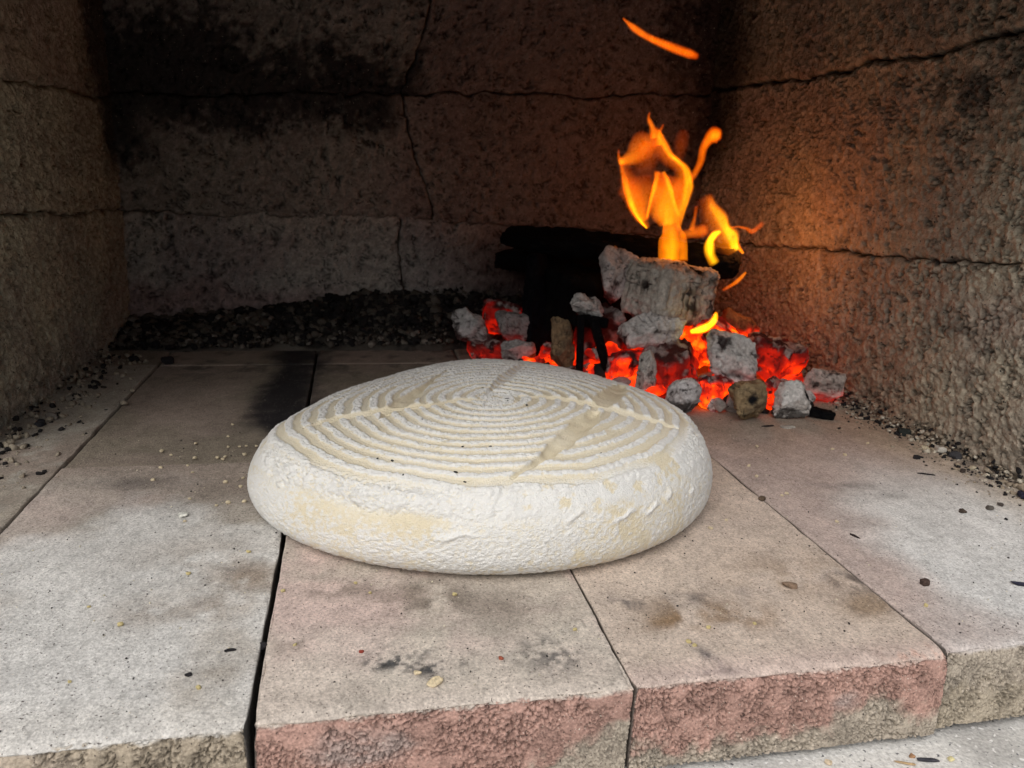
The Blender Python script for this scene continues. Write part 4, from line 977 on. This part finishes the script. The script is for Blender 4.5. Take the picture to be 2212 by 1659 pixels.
gx, gy = gx.ravel(), gy.ravel(); gp = np.stack([gx, gy, gx * 0], 1)
gt = np.clip((gy - 1.085 + 0.012 * fbm(gp, 25, 3, 91)) / 0.13, 0, 1)
gz_ = 0.8 * np.interp(gx, [-0.325, -0.17, -0.08, -0.02, 0.08, 0.17, 0.26], [0.022, 0.042, 0.056, 0.074, 0.082, 0.086, 0.07]) * gt ** 0.8 * (0.85 + 0.3 * fbm(gp, 30, 4, 92)) + 0.004 * fbm(gp, 120, 3, 93) * gt - 0.003 + 0.003 * gt
gc = mix((0.085, 0.075, 0.064), (0.030, 0.027, 0.025), ss(-0.3, 0.3, fbm(gp, 40, 4, 94))); gc = mix(gc, (0.15, 0.135, 0.115), 0.8 * ss(0.25, 0.05, gt + 0.3 * fbm(gp, 50, 3, 95)) * ss(0.0, -0.1, gx))
tag(link('ash_heap', scatter_mesh('ash_heap', items, sub=2, extra=(np.stack([gx, gy, gz_], 1), grid_faces(260, 60), gc)), M_GRIT), 'low dark heap of charcoal and ash along the back wall', 'ash', kind='stuff')
items = []
for i in range(1700):                      # foot of the right wall
    y = rng.uniform(0.40, 0.92)
    off = abs(rng.gauss(0, 0.024)) + 0.000
    x = 0.595 - off
    if x < 0.50: continue
    s = rng.choice((0.0012, 0.0016, 0.002, 0.0025, 0.0035, 0.005)) * rng.uniform(0.7, 1.3) * (1.0 if off < 0.04 else 0.6)
    r = rng.random()
    c = (0.018, 0.017, 0.018) if r < 0.45 else (0.30, 0.25, 0.19) if r < 0.85 else (0.50, 0.46, 0.38)
    z = s * 0.2 + max(0, 0.018 - off) * rng.uniform(0.1, 0.8)
    items.append((x, y, z + 0.0006, s, 6000 + i, c, 0.0))
tag(link('wall_foot_rubble', scatter_mesh('wall_foot_rubble', items, sub=2), M_GRIT), 'grit, ash and charcoal crumbs along the foot of the right wall', 'rubble', kind='stuff')
items = []
for i in range(420):                       # foot of the left wall
    y = rng.uniform(0.62, 1.06)
    off = abs(rng.gauss(0, 0.028))
    x = -0.322 + off
    if x > -0.235 and y < 0.95: continue
    s = rng.choice((0.002, 0.003, 0.004, 0.006)) * rng.uniform(0.7, 1.3)
    r = rng.random()
    c = (0.022, 0.02, 0.02) if r < 0.35 else (0.30, 0.26, 0.20)
    items.append((x, y, s * 0.25 + max(0, 0.02 - off) * rng.uniform(0.0, 0.7), s, 9000 + i, c, 0.0))
tag(link('wall_foot_rubble', scatter_mesh('wall_foot_rubble', items, sub=2), M_GRIT), 'grit and ash crumbs along the foot of the left wall', 'rubble', kind='stuff')
items = []
for i in range(700):                       # fine dust specks on the bricks
    x, y = rng.uniform(-0.24, 0.56), rng.uniform(0.335, 0.75)
    if (x - BX) ** 2 + (y - BY) ** 2 < (BR * 0.97) ** 2: continue
    s = rng.uniform(0.0005, 0.0013)
    c = (0.03, 0.028, 0.028) if rng.random() < 0.62 else (0.6, 0.55, 0.42)
    items.append((x, y, s * 0.2 + (0.0 if x < XD else 0.0006), s, 12000 + i, c, 0.0))
tag(link('hearth_dust', scatter_mesh('hearth_dust', items, sub=1), M_GRIT), 'fine dark and pale dust specks strewn over the hearth bricks', 'dust', kind='stuff')

# larger single bits
def bit(name, label, cat, loc, dims, rot, seed, c, group=None, sub=8):
    U, n, F = box_grid((2, 2, 2), (sub, sub, sub), 0.62)
    rg = random.Random(seed)
    for k in range(3):
        d = np.array([rg.uniform(-1, 1) for _ in range(3)]); d /= np.linalg.norm(d)
        t = U @ d - rg.uniform(0.6, 0.9); U = U - np.where(t > 0, t, 0)[:, None] * d
    P = (U * (1 + 0.16 * fbm(U + seed, 1.5, 3, seed))[:, None]) * (np.array(dims) / 2)
    col = np.tile(c, (len(P), 1)) * (1 + 0.3 * vnoise(U + seed, 2.0, seed + 1))[:, None]
    o = link(name, mesh_np(name, P, F, np.clip(col, 0.004, 0.85)), M_GRIT)
    o.location = loc; o.rotation_euler = [R_(a) for a in rot]
    return tag(o, label, cat, group)
DK, CR = (0.02, 0.018, 0.02), (0.62, 0.52, 0.33)
bit('flake', 'cream coloured flake near the front edge of the pinkish brick', 'flake', (0.038, 0.342, 0.0010), (0.0085, 0.006, 0.0018), (0, 0, 30), 1, (0.68, 0.57, 0.38))
bit('flake', 'tiny cream flake behind the larger flake on the pinkish brick', 'flake', (0.030, 0.351, 0.0008), (0.004, 0.003, 0.0014), (0, 0, 10), 2, (0.68, 0.57, 0.38))
bit('crumb', 'biggest white crumb on the pale brick left of the loaf', 'crumb', (-0.127, 0.559, 0.0014), (0.0065, 0.0055, 0.003), (0, 0, 20), 3, (0.66, 0.66, 0.60))
bit('chip', 'small red chip on the pinkish brick left of its dark stain', 'chip', (0.001, 0.373, 0.0008), (0.0028, 0.0024, 0.0016), (0, 0, 0), 4, (0.30, 0.06, 0.04))
bit('chip', 'small red chip on the pinkish brick near its right joint', 'chip', (0.076, 0.357, 0.0008), (0.0028, 0.0024, 0.0016), (0, 0, 0), 5, (0.34, 0.10, 0.06))
bit('charcoal_sliver', 'thin black sliver on the pale front brick by the wide joint', 'charcoal', (-0.069, 0.385, 0.0006), (0.0062, 0.0018, 0.0012), (0, 0, 4), 6, DK)
bit('charcoal_sliver', 'small black charcoal speck on the pale front brick', 'charcoal', (-0.087, 0.366, 0.0006), (0.0036, 0.0026, 0.0014), (0, 0, 25), 7, DK)
bit('charcoal_sliver', 'black grain lodged in the wide joint between front bricks', 'charcoal', (-0.0525, 0.389, -0.0014), (0.0045, 0.0045, 0.0035), (0, 0, 25), 8, DK)
bit('clay_lump', 'brown lump caught in the joint right of the loaf', 'lump', (0.332, 0.539, 0.0012), (0.0058, 0.0048, 0.0035), (0, 0, 30), 9, (0.09, 0.065, 0.045))
bit('charred_twig', 'little black twig lying on the pink brick right of the loaf', 'twig', (0.369, 0.466, 0.0014), (0.0020, 0.0085, 0.0018), (0, 0, 22), 10, (0.035, 0.025, 0.025))
bit('pellet', 'round dark brown pellet on the ash white brick', 'pellet', (0.373, 0.396, 0.0026), (0.0056, 0.005, 0.0046), (0, 0, 0), 11, (0.075, 0.05, 0.042), sub=10)
bit('charcoal_sliver', 'dark blue-black sliver at the right edge of the picture', 'charcoal', (0.441, 0.387, 0.0016), (0.012, 0.0045, 0.0022), (0, 0, -25), 12, (0.03, 0.03, 0.05))
bit('clay_lump', 'knobbly brown clay lump on the tan brick', 'lump', (0.279, 0.406, 0.0014), (0.0095, 0.0048, 0.0040), (0, 0, -38), 13, (0.22, 0.155, 0.11), sub=12)
bit('charred_twig', 'thin straight black stick near the rubble by the wall', 'twig', (0.517, 0.573, 0.0013), (0.015, 0.0016, 0.0016), (0, 0, -28), 14, DK)
bit('ash_flake', 'pale ash flake lying before the fire', 'flake', (0.458, 0.712, 0.0008), (0.016, 0.009, 0.003), (0, 0, -14), 15, (0.40, 0.38, 0.34))
bit('charcoal_sliver', 'thin black sliver lying before the fire', 'charcoal', (0.437, 0.718, 0.0004), (0.016, 0.004, 0.002), (0, 0, 10), 16, DK)
for i, (x, y, s, c, lab) in enumerate((
        (0.5640, 0.633, 0.0105, (0.58, 0.52, 0.38), 'round cream pebble in the rubble by the wall'),
        (0.5830, 0.644, 0.0085, (0.48, 0.42, 0.33), 'tan pebble beside the cream one in the rubble'),
        (0.5750, 0.625, 0.0150, (0.42, 0.40, 0.36), 'curled grey ash lump in the rubble by the wall'),
        (0.5800, 0.610, 0.0150, (0.05, 0.05, 0.055), 'dark flaky charcoal piece in the rubble by the wall'),
        (0.5370, 0.611, 0.0085, DK, 'lone black charcoal grain in front of the rubble'),
        (0.5730, 0.580, 0.0085, (0.44, 0.39, 0.29), 'pale pebble at the near end of the rubble'),
        (0.5580, 0.575, 0.0075, (0.05, 0.04, 0.035), 'almond shaped dark bit in front of the rubble'),
        (0.5740, 0.678, 0.0180, (0.025, 0.03, 0.028), 'shiny black charcoal cluster in the middle of the rubble'),
        (0.5330, 0.504, 0.0060, (0.07, 0.06, 0.055), 'dark round grain at the right end of the ash white brick'),
        (0.5170, 0.498, 0.0075, (0.10, 0.09, 0.08), 'angular grey-brown grain on the ash white brick'),
        (0.4890, 0.495, 0.0075, (0.06, 0.045, 0.035), 'dark curled scrap on the ash white brick'),
        (0.5670, 0.516, 0.0130, (0.02, 0.02, 0.035), 'blue-black charcoal lump at the wall near the picture edge'),
        (-0.300, 0.780, 0.0140, (0.03, 0.03, 0.035), 'dark charcoal crumb at the foot of the left wall'),
        (-0.296, 0.800, 0.0160, (0.16, 0.14, 0.12), 'grey clinker at the foot of the left wall'),
        (-0.278, 1.035, 0.0160, DK, 'black charcoal piece at the left back corner of the hearth'),
        (-0.235, 1.020, 0.0190, DK, 'black charcoal piece at the left end of the ash heap'))):
    bit('rubble_piece', lab, 'rubble', (x, y, s * 0.19 + (0.0006 if x > XD else 0.0)), (s * 0.8, s * 0.62, s * 0.5), (0, 0, 37 * i), 100 + i, c, 'larger bits in the rubble', sub=9)

# crumbs: one mesh per size, each crumb an object of its own
def crumb_mesh(seed, c):
    U, n, F = box_grid((2, 2, 2), (4, 4, 4), 0.8)
    P = U * (1 + 0.3 * vnoise(U + seed, 1.4, seed))[:, None] * (0.5, 0.4, 0.3)
    return mesh_np('crumb', P, F, np.tile(c, (len(P), 1)))
cm = [crumb_mesh(s, (0.70, 0.60, 0.42)) for s in (1, 2, 3)]; cy = [crumb_mesh(s, (0.66, 0.56, 0.28)) for s in (4, 5, 6)]
for me in cm + cy: me.materials.append(M_GRIT)
LEFT = [(-0.121, 0.768), (-0.120, 0.733), (-0.146, 0.716), (-0.162, 0.688), (-0.172, 0.698), (-0.140, 0.678), (-0.164, 0.658), (-0.143, 0.661), (-0.136, 0.645), (-0.106, 0.704), (-0.100, 0.705), (-0.099, 0.683), (-0.121, 0.677), (-0.115, 0.679), (-0.116, 0.673), (-0.091, 0.704), (-0.116, 0.704), (-0.106, 0.620), (-0.093, 0.610), (-0.086, 0.580), (-0.098, 0.579), (-0.106, 0.575), (-0.128, 0.590), (-0.124, 0.550), (-0.164, 0.631), (-0.093, 0.628)]
RIGHT = [(0.392, 0.658), (0.357, 0.609), (0.352, 0.585), (0.353, 0.543), (0.359, 0.546), (0.283, 0.505), (0.264, 0.493), (0.370, 0.491), (0.469, 0.627), (0.515, 0.656), (0.466, 0.643)]
FRONT = [(-0.073, 0.497), (-0.107, 0.472), (-0.156, 0.440), (-0.133, 0.418), (-0.144, 0.369), (-0.080, 0.355), (-0.046, 0.443), (0.007, 0.434), (0.059, 0.425), (-0.035, 0.385), (-0.002, 0.447), (0.124, 0.378), (0.186, 0.357), (0.188, 0.353), (0.204, 0.369), (0.234, 0.369), (0.355, 0.372)]
for pts, ms, lab, grp, sz in ((LEFT, cm, 'tiny pale cornmeal crumb on the dim bricks left of the loaf', 'crumbs left of the loaf', 0.0031),
                              (RIGHT, cm, 'tiny pale cornmeal crumb on the bricks right of the loaf', 'crumbs right of the loaf', 0.0034),
                              (FRONT, cy, 'tiny yellow cornmeal crumb on the front bricks before the loaf', 'crumbs before the loaf', 0.0026)):
    for i, (x, y) in enumerate(pts):
        o = link('crumb', ms[i % 3])
        s = sz * rng.uniform(0.75, 1.25)
        o.location = (x, y, s * 0.24 + (0.0006 if x > XD else 0.0)); o.scale = (s, s, s); o.rotation_euler = (rng.uniform(-0.3, 0.3), rng.uniform(-0.3, 0.3), rng.uniform(0, 6.28))
        tag(o, lab, 'crumb', grp)
# ash specks that settled on the loaf
sp = crumb_mesh(9, (0.02, 0.018, 0.018)); sp.materials.append(M_GRIT)
bpy.context.view_layer.update()
dg = bpy.context.evaluated_depsgraph_get()
for i, (x, y) in enumerate([(0.109, 0.636), (0.124, 0.601), (0.123, 0.595), (0.137, 0.585), (0.141, 0.617), (0.050, 0.564), (0.078, 0.558), (0.014, 0.502), (0.024, 0.498), (0.074, 0.509), (0.093, 0.505), (0.069, 0.461), (0.030, 0.475), (0.064, 0.469), (0.169, 0.485), (0.1716, 0.562)]):
    hit, loc, nor, _ = loaf.ray_cast(Vector((x, y, 0.3)) - loaf.location, Vector((0, 0, -1)))
    if not hit: continue
    o = link('ash_speck', sp)
    s = rng.uniform(0.0016, 0.0030)
    o.location = loc + loaf.location + Vector((0, 0, s * 0.1)); o.scale = (s * 1.3, s * 0.8, s * 0.7); o.rotation_euler = (0, 0, rng.uniform(0, 6.28))
    tag(o, 'tiny black ash speck on the floured top of the loaf', 'ash speck', 'ash specks on the loaf')
# bits on the ledge
for i, (x, y, dims, c, lab, nm) in enumerate((
        (0.259, 0.316, (0.004, 0.0035, 0.002), (0.6, 0.5, 0.36), 'cream crumb on the granite ledge below the tan brick', 'crumb'),
        (0.303, 0.309, (0.012, 0.0016, 0.0012), (0.42, 0.30, 0.17), 'orange brown needle on the granite ledge', 'dry_needle'),
        (0.318, 0.309, (0.013, 0.0024, 0.0015), (0.05, 0.05, 0.06), 'dark splinter on the granite ledge', 'charcoal_sliver'),
        (0.311, 0.3135, (0.0035, 0.003, 0.002), (0.38, 0.22, 0.12), 'rust coloured chip on the granite ledge', 'chip'),
        (0.332, 0.3075, (0.0035, 0.003, 0.002), (0.6, 0.54, 0.3), 'yellow crumb on the granite ledge', 'crumb'))):
    bit(nm, lab, nm.split('_')[-1], (x, y, -0.0572), dims, (0, 0, -30 + 9 * i), 200 + i, c)
